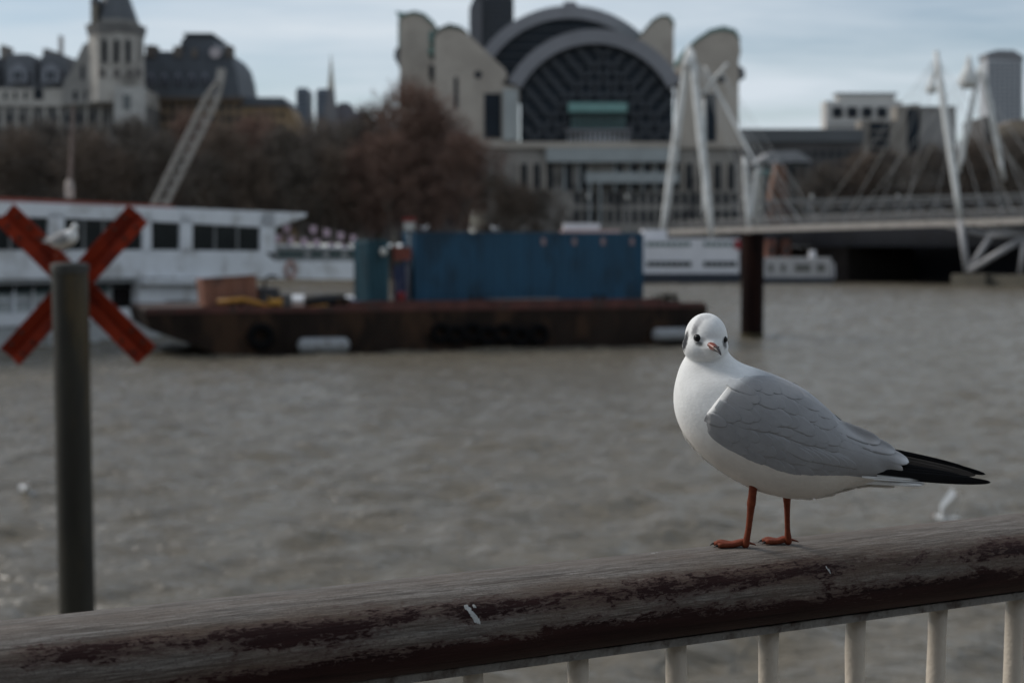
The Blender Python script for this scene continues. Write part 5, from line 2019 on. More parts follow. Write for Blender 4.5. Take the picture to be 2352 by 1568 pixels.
def build_station():
    D = 300.0
    fc = face_at(D)
    root = thing('station_building', 'massive stone office block over a station with a great glazed double arch', 'building', fc.hit(1400, 590))
    S_ = lambda poly, f0, f1, n, m, b=0.0: MB().slab(fc, poly, f0, f1).build(n, m, root, bevel=b)
    R_ = lambda x0, y0, x1, y1, f0, f1, n, m: MB().rect(fc, x0, y0, x1, y1, f0, f1).build(n, m, root)
    # rear towers
    S_([(918, 420), (918, 44), (926, 36), (950, 30), (972, 36), (990, 52), (1004, 70), (1004, 420)], 20, 34, 'tower', M_CONC)
    S_([(915, 46), (915, 34), (908, 26), (930, 30), (952, 25), (975, 31), (996, 50), (1006, 66), (1004, 69.6), (990, 51.5), (972, 35.6), (950, 29.6), (926, 35.6)], 19.5, 34, 'tower_cap', M_GREEN)
    S_([(914, 130), (914, 48), (917.6, 44), (917.6, 130)], 20, 30, 'edge_trim', M_GREEN)
    S_([(905, 132), (908, 112), (917.6, 108), (917.6, 150), (912, 146)], 20, 30, 'lantern', M_SLATE)
    S_([(1470, 200), (1470, 82), (1500, 48), (1518, 38), (1535, 38), (1545, 50), (1548, 66), (1548, 200)], 20, 34, 'tower', M_CONC)
    S_([(1466, 84), (1498, 45), (1518, 34), (1537, 34), (1549, 48), (1550, 62), (1545, 49.6), (1535, 37.6), (1518, 37.6), (1500, 47.6), (1470, 81.6)], 19.6, 34, 'tower_cap', M_GREEN)
    # front left tower with raking shoulder
    S_([(998, 430), (998, 84), (1012, 68), (1034, 64), (1062, 70), (1085, 88), (1160, 160), (1166, 176), (1150, 196), (1192, 198), (1192, 330), (1112, 330), (1112, 430)], 0, 10, 'tower', M_CONC)
    S_([(994, 84), (1008, 64), (1032, 54), (1056, 60), (1074, 72), (1062, 69.6), (1034, 63.6), (1012, 67.6), (998, 83.6)], -0.3, 10, 'tower_cap', mat('dark_verdigris', (0.05, 0.085, 0.078), .7, .2, .4))
    R_(985, 72, 997.6, 98, 4, 14, 'balcony', M_GREEN)
    R_(983, 110, 997.6, 124, 4, 14, 'balcony', M_GREEN)
    R_(985, 150, 997.6, 178, 4, 14, 'balcony', M_WIN)
    MB().slab(fc, arc(1098, 172, 9, 0, 360, 20)[:-1], -0.1, -0.004).build('round_window', M_WIN, root)
    R_(1112, 215, 1151, 318, -0.12, -0.004, 'window', M_GLASS)
    R_(1156, 205, 1190, 322, -1.6, -0.004, 'column', M_PALE)
    R_(1043, 178, 1052, 250, -0.1, -0.004, 'window', M_WIN)
    # front right tower
    S_([(1560, 430), (1560, 150), (1575, 120), (1600, 96), (1632, 76), (1662, 70), (1688, 76), (1699, 92), (1702, 120), (1697, 140), (1697, 430)], 0, 8, 'tower', M_CONC)
    S_([(1556, 140), (1572, 114), (1598, 90), (1630, 68), (1662, 60), (1690, 68), (1702, 90), (1699, 91.6), (1688, 75.6), (1662, 69.6), (1632, 75.6), (1600, 95.6), (1575, 119.6), (1560, 148)], -0.3, 8, 'tower_cap', M_GREEN)
    MB().slab(fc, arc(1658, 181, 10, 0, 360, 20)[:-1], -0.1, -0.004).build('round_window', M_WIN, root)
    S_([(1697.4, 150), (1710, 160), (1712, 178), (1697.4, 188)], 4, 14, 'lantern', M_SLATE)
    R_(1620, 215, 1645, 330, -0.12, -0.004, 'window', M_GLASS)
    # rear arch: band and dark end wall
    fr = 34.0
    S_(arc(1308, 256, 243, 8, 172) + arc(1308, 256, 214, 172, 8), fr, fr + 16, 'rear_arch', M_ARCH)
    S_(arc(1308, 256, 213.6, 8, 172), fr + 1.5, fr + 6, 'rear_glazing', M_GLASS)
    for k in range(6):
        y = 66 + 20 * k
        hw_ = math.sqrt(max(0, 213 ** 2 - (256 - y) ** 2))
        R_(1308 - hw_, y, 1308 + hw_, y + 3, fr + 0.9, fr + 1.4, 'glazing_bar', M_TRUSS)
    S_([(1292, 16), (1296, 4), (1322, 4), (1328, 16)], fr + 2, fr + 8, 'roof_vent', M_ARCH)
    # front arch, barrel behind it
    S_(arc(1366, 292, 225, 28, 152) + arc(1366, 292, 192, 152, 28), -1.5, 33, 'front_arch', M_ARCH)
    S_([(1195, 340)] + arc(1366, 292, 191.6, 152, 28)[0:0] + [(1195, 206)] + [p for p in arc(1366, 292, 191.6, 152, 28) if 1195 < p[0] < 1545] + [(1546, 216), (1546, 340)], 1.0, 3.0, 'front_glazing', M_GLASS)
    # (fan truss) of the glazing
    for k in range(5):
        for s in (-1, 1):
            x0 = 1366 + s * (18 + 40 * k)
            a_ = math.radians(50)
            p0 = (x0, 320)
            for (sx) in (s, -s):
                x1, y1 = x0, 320
                while True:
                    nx_, ny_ = x1 + sx * 4 * math.cos(a_), y1 - 4 * math.sin(a_)
                    if (nx_ - 1366) ** 2 + (ny_ - 292) ** 2 > 188 ** 2 or nx_ < 1200 or nx_ > 1542:
                        break
                    x1, y1 = nx_, ny_
                if y1 < 290:
                    A, B = fc.hit(*p0) + fc.n * 0.6, fc.hit(x1, y1) + fc.n * 0.6
                    MB().bar(A, B, 0.85, 0.3, up=(0, 1, 0)).build('glazing_truss', M_TRUSS, root)
    for k in range(5):
        y = 150 + 36 * k
        hw_ = min(168, math.sqrt(max(0, 190 ** 2 - (292 - y) ** 2)) - 4)
        R_(1366 - hw_, y, 1366 + hw_, y + 2.5, 0.35, 0.7, 'glazing_bar', M_TRUSS)
    # teal canopy and bowed bay
    R_(1306, 236, 1441, 257, -3.5, 0.3, 'canopy', mat('canopy_teal', (0.16, 0.30, 0.28), .6, .1, .4))
    for i in range(12):
        x0 = 1312 + 10.6 * i
        R_(x0, 262, x0 + 8, 296, -1.0, -0.6, 'bay_pane', mat('bay_glass', (0.05, 0.10, 0.10), .3, .2, 1))
    for i in range(13):
        x0 = 1304 + 11.2 * i
        dpt = 3.2 * (1 - ((i - 6) / 6.5) ** 2)
        R_(x0, 302, x0 + 3.5, 338, -dpt - 0.5, 0, 'bay_mullion', mat('bay_mullion', (0.45, 0.46, 0.48), .6))
        R_(x0 + 3.6, 304, x0 + 11.1, 338, -dpt, 0, 'bay_pane', mat('bay_pane_grey', (0.12, 0.125, 0.14), .35, .2, 1))
    R_(1300, 297, 1450, 301.6, -4.2, 0, 'bay_cornice', M_ARCH)
    # base storeys
    R_(1112, 340.4, 1700, 590, -6, 26, 'base', M_CONC2)
    R_(1100, 326, 1706, 340, -7, 26, 'cornice', M_CONC)
    R_(1255, 341, 1560, 372, -8.5, -6.05, 'balcony_front', M_PALE)
    for x0 in (1196, 1225, 1256, 1300, 1334, 1416, 1450, 1480, 1510, 1545, 1575, 1605, 1640, 1672):
        R_(x0, 376, x0 + 14, 436, -6.12, -6.004, 'opening', M_WIN)
        R_(x0 - 6, 373, x0 - 1, 440, -6.9, -6.004, 'column', M_PALE if 1290 < x0 < 1520 else M_CONC)
    R_(1345, 396, 1560, 420, -8.0, -6.15, 'balcony_front', M_PALE)
    for i in range(20):
        R_(1320 + 19 * i, 444, 1331 + 19 * i, 470, -6.1, -6.004, 'window', M_WIN)
        R_(1320 + 19 * i, 482, 1331 + 19 * i, 512, -6.1, -6.004, 'window', M_WIN)
    for x0 in (1353, 1377):
        R_(x0, 420, x0 + 4, 520, -8.2, -6.2, 'pier', M_PALE)
    # pale stone flank with arches, half hidden by trees
    R_(1078, 332, 1111, 480, -8, 6, 'flank', mat('pink_stone', (0.30, 0.26, 0.235), .85, .25, .4))
    windows(root, Facade((0, D - 8), (1, D - 8)), 1080, 350, 1110, 470, 1, 3, fx=0.5, fy=0.45, name='window')


build_station()


def build_tower_block():
    fc = face_at(420.0)
    root = thing('dark_tower', 'black office tower rising behind the station arches', 'building', fc.hit(1130, 400))
    dk = mat('black_cladding', (0.018, 0.022, 0.03), 0.5, 0.2, 0.2)
    MB().slab(fc, [(1078, 400), (1078, 20), (1090, -8), (1180, -8), (1180, 400)], 0, 20).build('shaft', dk, root)
    MB().slab(fc, [(1079, 398), (1079, 24), (1090, 0), (1107, 0), (1107, 398)], -1.2, -0.01).build('corner_fin', mat('grey_fin', (0.10, 0.10, 0.11), .6), root)
    for j in range(10):
        MB().rect(fc, 1110, 6 + 11 * j, 1178, 9 + 11 * j, -0.25, -0.01).build('window_band', mat('tower_band', (0.03, 0.036, 0.046), .4), root)


build_tower_block()


def build_whitehall():
    D = 330.0
    fc = face_at(D)
    root = thing('chateau_building', 'pale stone chateau style block with dormered slate roofs at the far left', 'building', fc.hit(120, 560))
    S_ = lambda poly, f0, f1, n, m: MB().slab(fc, poly, f0, f1).build(n, m, root)
    R_ = lambda x0, y0, x1, y1, f0, f1, n, m: MB().rect(fc, x0, y0, x1, y1, f0, f1).build(n, m, root)
    st2 = mat('stone_lower', (0.17, 0.165, 0.158), 0.85, 0.2, 0.2, dirt=(0.10, 0.098, 0.095), dscale=0.15)
    R_(-300, 240.4, 330, 560, 0, 30, 'wall', st2)
    R_(-300, 203, 330, 240, 0.5, 30, 'wall', M_PORT)
    R_(-300, 236, 332, 244, -0.8, -0.02, 'cornice', M_PORT)
    # mansards with dormers
    for poly in ([(8, 203), (12, 140), (20, 124), (66, 124), (78, 140), (86, 203)], [(90, 203), (94, 132), (104, 118), (150, 128), (165, 203)], [(-200, 203), (-190, 130), (-10, 130), (-4, 203)]):
        S_(poly, 2, 20, 'roof', M_SLATE)
    blue = mat('dormer_blue_grey', (0.20, 0.21, 0.235), 0.7, 0.1, 0.5)
    for x in (40, 115):
        S_([(x - 19, 190), (x - 19, 160), (x, 146), (x + 19, 160), (x + 19, 190)], -0.5, 2, 'dormer', blue)
        for dx_ in (-9, 3):
            R_(x + dx_, 164, x + dx_ + 7, 184, -0.6, -0.51, 'window', M_WIN)
    for x0, y0, x1 in ((0, 104, 10), (98, 112, 110), (118, 118, 128), (-40, 105, -28)):
        R_(x0, y0, x1, 135, 6, 12, 'chimney', mat('chimney_stone', (0.20, 0.18, 0.16), .85, .2, .3))
    R_(134, 82, 140, 122, 6, 8, 'flag_staff', mat('staff_white', (0.5, .48, .46), .7))
    # gable
    S_([(142, 240), (146, 190), (165, 160), (178, 130), (190, 104), (200, 98), (212, 106), (228, 135), (238, 170), (246, 240)], -1.5, 12, 'gable', mat('gable_stone', (0.245, 0.235, 0.22), .85, .15, .2))
    windows(root, Facade((0, D - 1.5), (1, D - 1.5)), 178, 145, 222, 190, 2, 1, fx=0.35, fy=0.7, name='window')
    windows(root, Facade((0, D - 1.5), (1, D - 1.5)), 160, 205, 236, 235, 3, 1, fx=0.4, fy=0.7, name='window')
    fo = Facade((0, D + 0.5), (1, D + 0.5))
    windows(root, fo, 70, 200, 106, 232, 1, 1, fx=0.62, fy=0.85, arched=True, name='arched_window')
    windows(root, fo, 0, 206, 70, 234, 3, 1, fx=0.3, fy=0.6)
    windows(root, fc, -100, 256, 330, 420, 16, 5, fx=0.42, fy=0.6)
    for i in range(12):
        R_(-60 + 32 * i, 246, -54 + 32 * i, 300, -0.5, -0.01, 'pilaster', M_PORT)
    # the tall octagonal tower
    def octa(y0, y1, hw0, hw1, name, m, xc=267, off=1.0):
        mbo = MB()
        ra = []
        for y, hw_ in ((y0, hw0), (y1, hw1)):
            c_ = fc.hit(xc, y, off)
            r_ = hw_ * D / QF / math.cos(math.pi / 8)
            ra.append([c_ + Vector((math.cos(math.pi / 8 + math.pi / 4 * k) * r_, math.sin(math.pi / 8 + math.pi / 4 * k) * r_, 0)) for k in range(8)])
        mbo.add(ra[0] + ra[1], [(k, (k + 1) % 8, (k + 1) % 8 + 8, k + 8) for k in range(8)] + [tuple(range(8)), tuple(range(15, 7, -1))])
        return mbo.build(name, m, root)
    octa(240, 83.6, 60, 57, 'tower', M_PORT)
    octa(83.2, 61.6, 59, 63, 'tower_cornice', mat('cornice_dark', (0.15, 0.145, 0.14), .85, .2, .3))
    octa(61.2, 50, 50, 46, 'tower_drum', mat('drum_stone', (0.20, 0.19, 0.175), .85, .2, .3))
    octa(49.6, -85, 46, 2, 'spire', mat('spire_slate', (0.085, 0.092, 0.102), .7, .15, .3))
    S_([(262, 300), (262, 200), (332, 200), (332, 300)], -7.5, -6.02, 'tower_bay', mat('bay_stone', (0.40, 0.39, 0.37), .85, .12, .3))
    f6 = Facade((0, D - 5.0), (1, D - 5.0))
    for x in (240, 267, 294):
        MB().slab(f6, [(x - 5, 145), (x - 5, 96), (x, 88), (x + 5, 96), (x + 5, 145)], -0.15, -0.004).build('window', M_WIN, root)
    for x in (226, 253, 281, 308):
        MB().rect(f6, x - 3, 86, x + 3, 150, -0.8, -0.004).build('pilaster', M_PORT, root)
    for x in (235, 268, 298, 318):
        MB().rect(f6, x - 7, 158, x + 6, 178, -0.2, -0.004).build('corbel', mat('corbel_dark_stone', (0.11, 0.10, 0.095), .9, .2, .3), root)  # corbels in a darker stone colour
    f75 = Facade((0, D - 7.5), (1, D - 7.5))
    for x in (290,):
        MB().rect(f75, x - 8, 218, x + 10, 252, -0.12, -0.004).build('window', mat('window_grey', (0.12, 0.13, 0.13), .4), root)
    R_(208, 6, 220, 61.6, -4, 0, 'turret', mat('turret_stone', (0.24, 0.215, 0.175), .85, .2, .4))
    S_([(206, 6), (214, -14), (222, 6)], -4.3, 0.3, 'turret_cap', M_SLATE)


build_whitehall()


def build_mansard():
    D = 345.0
    fc = face_at(D)
    root = thing('mansard_building', 'dark slate mansard hotel with a domed pavilion beside the pale tower', 'building', fc.hit(440, 560))
    S_ = lambda poly, f0, f1, n, m: MB().slab(fc, poly, f0, f1).build(n, m, root)
    R_ = lambda x0, y0, x1, y1, f0, f1, n, m: MB().rect(fc, x0, y0, x1, y1, f0, f1).build(n, m, root)
    sl = mat('dark_slate', (0.072, 0.081, 0.095), 0.65, 0.2, 0.2)
    wl = mat('ochre_stone', (0.20, 0.14, 0.09), 0.85, 0.2, 0.2, dirt=(0.10, 0.08, 0.06), dscale=0.15)
    S_([(328, 225), (330, 128), (344, 118), (520, 118), (534, 138), (542, 165), (552, 225)], 0, 25, 'roof', sl)
    S_([(412, 118), (416, 94), (428, 80), (478, 78), (492, 90), (498, 118)], 2, 18, 'pavilion', sl)
    R_(420, 76, 488, 79, 1, 19, 'pavilion_crest', sl)
    for x0, y0, x1, c in ((334, 104, 356, 0.10), (398, 106, 416, 0.13), (440, 112, 452, .14), (516, 104, 530, .10)):
        R_(x0, y0, x1, 132, -0.6, 4, 'chimney', mat('chimney_%d' % int(c * 100), (c, c * .85, c * .75), .85))
    MB().slab(fc, arc(494, 121, 13, 0, 360, 16)[:-1], -0.9, -0.61).build('roundel', mat('roundel_pale', (0.45, .4, .41), .7), root)
    gl = mat('dormer_lilac', (0.15, 0.155, 0.185), 0.6, 0.1, 0.6)
    for i in range(6):
        x = 346 + 31 * i
        S_([(x - 7, 194), (x - 7, 176), (x, 166), (x + 7, 176), (x + 7, 194)], -1.0, 1, 'dormer', gl)
        R_(x - 4, 178, x + 4, 192, -1.08, -1.004, 'window', M_WIN)
    R_(322, 225.4, 560, 560, 0.5, 24, 'wall', wl)
    R_(320, 222, 562, 229, -0.9, 0.46, 'cornice', mat('dull_cornice', (.12, .10, .085), .85))
    fo = Facade((0, D + .5), (1, D + .5))
    windows(root, fo, 330, 232, 556, 340, 12, 4, fx=0.45, fy=0.55)
    # lower ochre wing
    root2 = thing('ochre_building', 'ochre stone block with a flat slate roof next to the mansard hotel', 'building', fc.hit(620, 560))
    MB().slab(fc, [(556, 244), (558, 224), (650, 224), (662, 244)], 0, 18).build('roof', sl, root2)
    MB().slab(fc, [(561, 244.4), (664, 244.4), (684, 290), (684, 560), (561, 560)], 0.6, 18).build('wall', mat('ochre_stone_warm', (0.26, 0.18, 0.105), .85, .25, .2), root2)
    fo2 = Facade((0, D + .6), (1, D + .6))
    windows(root2, fo2, 566, 252, 656, 330, 5, 3, fx=0.4, fy=0.5)


build_mansard()


def far_things():
    hz = mat('far_hazy_glass', (0.12, 0.14, 0.17), 0.5, 0.15, 0.05)  # glass colour shifted to blue grey in place of distance haze
    hz2 = mat('far_grey_stone', (0.17, 0.165, 0.17), 0.8, 0.1, 0.05)
    fc = face_at(900.0)
    for x0, x1, y0, lab in ((680, 708, 206, 'slim blue grey tower between the ochre block and the church spire'), (726, 756, 208, 'second blue grey tower just left of the church spire')):
        r_ = thing('distant_tower', lab, 'building', fc.hit((x0 + x1) / 2, 560), 'distant towers')
        MB().rect(fc, x0, y0, x1, 560, 0, 20).build('shaft', hz, r_)
        MB().rect(fc, x0 + 4, y0 - 4, x1 - 4, y0 - 0.3, 3, 17).build('plant_room', hz, r_)
        for j in range(7):
            MB().rect(fc, x0 + 3, y0 + 8 + 10 * j, x1 - 3, y0 + 12 + 10 * j, -0.4, -0.02).build('window_band', mat('far_window', (.05, .06, .08), .4), r_)
    f2 = face_at(620.0)
    r_ = thing('church_spire', 'thin stone church steeple with a pale pointed tip', 'church', f2.hit(758, 560))
    MB().slab(f2, [(744, 560), (746, 240), (772, 240), (776, 560)], 0, 5).build('tower', hz2, r_)
    MB().slab(f2, [(750, 239.6), (752, 205), (766, 205), (769, 239.6)], 0.5, 4.5).build('belfry', hz2, r_)
    c0 = [f2.hit(x, 204.6) + f2.n * o for x, o in ((752, 1), (766, 1), (766, 4), (752, 4))]
    MB().add(c0 + [f2.hit(758.5, 118) + f2.n * 2.5], [(0, 1, 4), (1, 2, 4), (2, 3, 4), (3, 0, 4), (3, 2, 1, 0)]).build('spire', mat('spire_pale', (0.42, 0.38, 0.31), .8, .1, .1), r_)
    r_ = thing('distant_hall', 'low violet grey roof right of the church spire behind the trees', 'building', f2.hit(800, 560))
    MB().slab(f2, [(760, 560), (762, 258), (778, 244), (800, 242), (812, 256), (842, 256), (846, 560)], 6, 30).build('wall', mat('violet_grey_wall', (0.15, 0.14, 0.155), .85, .15, .1), r_)
    MB().slab(f2, [(772, 243), (782, 236), (800, 236), (806, 243)], 8, 26).build('roof', M_SLATE, r_)
    # ---- right hand side
    f3 = face_at(340.0)
    r_ = thing('long_low_block', 'long low grey roofed building right of the station', 'building', f3.hit(1850, 560))
    MB().rect(f3, 1702, 296, 1985, 326, 0, 6).build('roof', mat('grey_roof', (.115, .12, .125), .7, .1, .1), r_)
    MB().rect(f3, 1706, 326.4, 1980, 560, 0.6, 5.5).build('wall', mat('dull_wall', (.085, .08, .078), .85, .25, .15), r_)
    windows(r_, Facade((0, 340.6), (1, 340.6)), 1712, 340, 1975, 430, 14, 3, fx=0.5, fy=0.5)
    f4 = face_at(430.0)
    wh = mat('white_render', (0.55, 0.53, 0.50), 0.7, 0.06, 0.2)
    r_ = thing('white_block', 'bright white office block with a row of square windows on top', 'building', f4.hit(1985, 560))
    MB().rect(f4, 1897, 232, 2072, 560, 0, 7).build('wall', wh, r_)
    MB().rect(f4, 1925, 218, 2056, 231.6, 1.5, 6).build('roof_storey', wh, r_)
    MB().rect(f4, 1920, 213, 2062, 217.6, 1, 6.5).build('roof_edge', mat('roof_edge_grey', (.3, .31, .32), .6), r_)
    for i in range(5):
        MB().rect(f4, 1913 + 34 * i, 246, 1936 + 34 * i, 270, -0.5, -0.01).build('window', M_WIN, r_)
    for j in range(3):
        MB().rect(f4, 1899, 284 + 14 * j, 2070, 288 + 14 * j, -0.4, -0.01).build('window_band', mat('white_block_band', (.3, .29, .28), .6), r_)
    f5 = face_at(380.0)
    r_ = thing('brown_grey_block', 'brown grey stone block with a dark recess in front of the white block', 'building', f5.hit(2050, 560))
    bs = mat('brown_grey_stone', (0.25, 0.225, 0.195), .85, .12, .2)
    MB().slab(f5, [(1978, 560), (1978, 276), (2060, 276), (2060, 244), (2112, 238), (2112, 560)], 0, 6).build('wall', bs, r_)
    MB().rect(f5, 1998, 282, 2044, 372, -0.2, -0.01).build('recess', M_GLASS, r_)
    MB().rect(f5, 2084, 250, 2111, 360, -0.2, -0.01).build('recess', M_GLASS, r_)
    for i in range(4):
        MB().rect(f5, 1998, 300 + 18 * i, 2044, 303 + 18 * i, -0.5, -0.21).build('spandrel', bs, r_)
    r_ = thing('plain_grey_block', 'plain windowless grey block behind the right bridge masts', 'building', f5.hit(2160, 560))
    MB().rect(f5, 2114, 250, 2196, 560, 2, 8).build('wall', mat('plain_grey', (.27, .26, .25), .85, .06, .2), r_)
    MB().rect(f5, 2112, 244, 2198, 249.6, 1.5, 8.5).build('parapet', mat('plain_grey', (.27, .26, .25)), r_)
    # office tower at the right edge
    f6 = face_at(900.0)
    r_ = thing('office_tower', 'tall grey concrete office tower at the top right edge', 'building', f6.hit(2310, 560))
    ct = mat('tower_concrete', (0.40, 0.41, 0.43), .8, .06, .05)
    MB().slab(f6, [(2268, 560), (2268, 124), (2350, 130), (2350, 560)], 0, 15).build('shaft', ct, r_)
    MB().slab(f6, [(2267, 134), (2267, 122), (2292, 115), (2330, 116), (2352, 130), (2352, 140)], -0.5, 15.5).build('crown', mat('tower_crown', (.20, .20, .21), .8), r_)
    for j in range(16):
        for i in range(7):
            MB().rect(f6, 2271 + 11.2 * i, 144 + 9.2 * j, 2278.5 + 11.2 * i, 149.5 + 9.2 * j, -0.4, -0.02).build('window', mat('tower_window', (.17, .18, .195), .4), r_)
    f7 = face_at(330.0)
    r_ = thing('warm_stone_block', 'warm beige stone building cut by the right picture edge', 'building', f7.hit(2360, 560))
    MB().slab(f7, [(2288, 560), (2288, 296), (2330, 276), (2480, 262), (2480, 560)], 0, 20).build('wall', mat('beige_stone', (.28, .225, .17), .85, .15, .2), r_)
    windows(r_, f7, 2300, 310, 2470, 420, 8, 4, fx=0.4, fy=0.5)
    MB().slab(f7, [(2262, 560), (2262, 268), (2290, 262), (2292, 560)], 2, 18).build('side_wing', mat('dull_wall', (.085, .08, .078)), r_)
    # pavilion and brick pier by the bridge
    f8 = face_at(245.0)
    r_ = thing('pavilion', 'small pavilion with a pale spreading roof right of the left mast', 'pavilion', f8.hit(1800, 560))
    MB().slab(f8, [(1742, 372), (1772, 348), (1830, 346), (1852, 358), (1866, 372)], 0, 12).build('roof', mat('pale_roof', (.25, .25, .255), .6, .1, .3), r_)
    MB().rect(f8, 1752, 372.4, 1856, 560, 1, 11).build('wall', mat('pavilion_wall', (.09, .10, .10), .8, .2, .3), r_)
    for i in range(5):
        MB().rect(f8, 1760 + 19 * i, 384, 1773 + 19 * i, 410, 0.9, 0.99).build('window', M_WIN, r_)
    MB().rect(f8, 1740, 390, 1775, 404, 0.2, 0.95).build('awning', M_GREEN, r_)
    f9 = face_at(238.0)
    r_ = thing('brick_stair_tower', 'brick red leaning stair tower behind the footbridge rods', 'tower', f9.hit(1795, 560))
    MB().slab(f9, [(1768, 520), (1772, 440), (1786, 376), (1806, 378), (1812, 440), (1820, 520)], 0, 4).build('shaft', mat('stair_brick', (.15, .085, .06), .85, .2, .4), r_)
    MB().slab(f9, [(1784, 375.6), (1788, 368), (1806, 369), (1808, 377)], -0.3, 4.3).build('cap', M_SLATE, r_)
    r_ = thing('embankment_pavilion', 'low dark green glazed hall behind the bridge deck', 'building', face_at(242.0).hit(2000, 560))
    fa = face_at(242.0)
    MB().rect(fa, 1842, 440, 2300, 560, 0, 14).build('wall', mat('hall_dark_green', (.03, .042, .042), .5, .3, .2), r_)
    MB().rect(fa, 1836, 430, 2306, 439.6, -0.6, 14).build('roof', mat('hall_roof', (.06, .07, .07), .6, .2, .2), r_)
    for i in range(20):
        MB().rect(fa, 1850 + 22.5 * i, 448, 1866 + 22.5 * i, 474, -0.1, -0.01).build('window', M_WIN, r_)
    MB().rect(fa, 1952 - 4, 436, 1990, 444, -0.9, -0.61).build('sign_board', mat('blue_board', (.04, .09, .18), .5), r_)
    # lamp posts on the embankment
    f10 = face_at(222.0)
    lm = mat('lamp_iron', (.20, .20, .20), .5)
    lmp = None
    for x, lab in ((1352, 'grey lamp post on the embankment left of the white pylon'), (1440, 'grey lamp post on the embankment near the station base'), (2062, 'grey lamp post on the embankment by the dark hall'), (1864, 'grey lamp post on the embankment before the pavilion')):
        r_ = thing('lamp_post', lab, 'lamp post', Vector((f10.hit(x, 500).x, 222, 3.6)), 'embankment lamp posts')
        b = Vector((f10.hit(x, 500).x, 222, 3.6))
        MB().tube([b, b + Vector((0, 0, .8)), b + Vector((0, 0, 6.5)), b + Vector((0, 0, 8.6))], [.2, .13, .08, .06], 8).build('column', lm, r_)
        MB().tube([b + Vector((0, 0, 8.55)), b + Vector((0, 0, 8.8)), b + Vector((0, 0, 9.2)), b + Vector((0, 0, 9.4))], [.12, .3, .26, .05], 10).build('lantern', mat('lamp_glass', (.4, .4, .38), .4), r_)


far_things()


def build_terrace():
    fc = face_at(288.0)
    root = thing('terrace_building', 'dull brown terrace hidden behind the row of bare trees', 'building', fc.hit(900, 560))
    m = mat('terrace_brown', (0.095, 0.082, 0.075), .9, .25, .2)
    MB().slab(fc, [(684, 560), (684, 330), (760, 318), (1074, 318), (1074, 560)], 0, 16).build('wall', m, root)
    MB().slab(fc, [(680, 330), (700, 306), (1060, 300), (1078, 318), (760, 318)], -0.5, 16).build('roof', M_SLATE, root)
    windows(root, fc, 700, 334, 1066, 520, 17, 6, fx=.4, fy=.5)


build_terrace()


def side_blocks():
    """the bank goes on past both picture edges"""
    for x0, x1, y0, D, c, lab in ((-900, -310, 150, 335, (0.27, 0.26, 0.24), 'pale stone government block past the left picture edge'),
                                  (2490, 3000, 230, 335, (0.26, 0.22, 0.18), 'beige riverside block past the right picture edge'),
                                  (3010, 3500, 280, 345, (0.20, 0.19, 0.18), 'grey riverside block farther past the right edge')):
        fc = face_at(D)
        r_ = thing('riverside_block', lab, 'building', fc.hit((x0 + x1) / 2, 560))
        MB().rect(fc, x0, y0, x1, 560, 0, 15).build('wall', mat('block_%d' % (x0 + 2000), c, .85, .15, .2), r_)
        MB().rect(fc, x0 + 6, y0 - 22, x1 - 6, y0 - 0.4, 2, 13).build('roof', M_SLATE, r_)
        windows(r_, fc, x0 + 10, y0 + 12, x1 - 10, 500, 22, 6, fx=.42, fy=.55)


side_blocks()
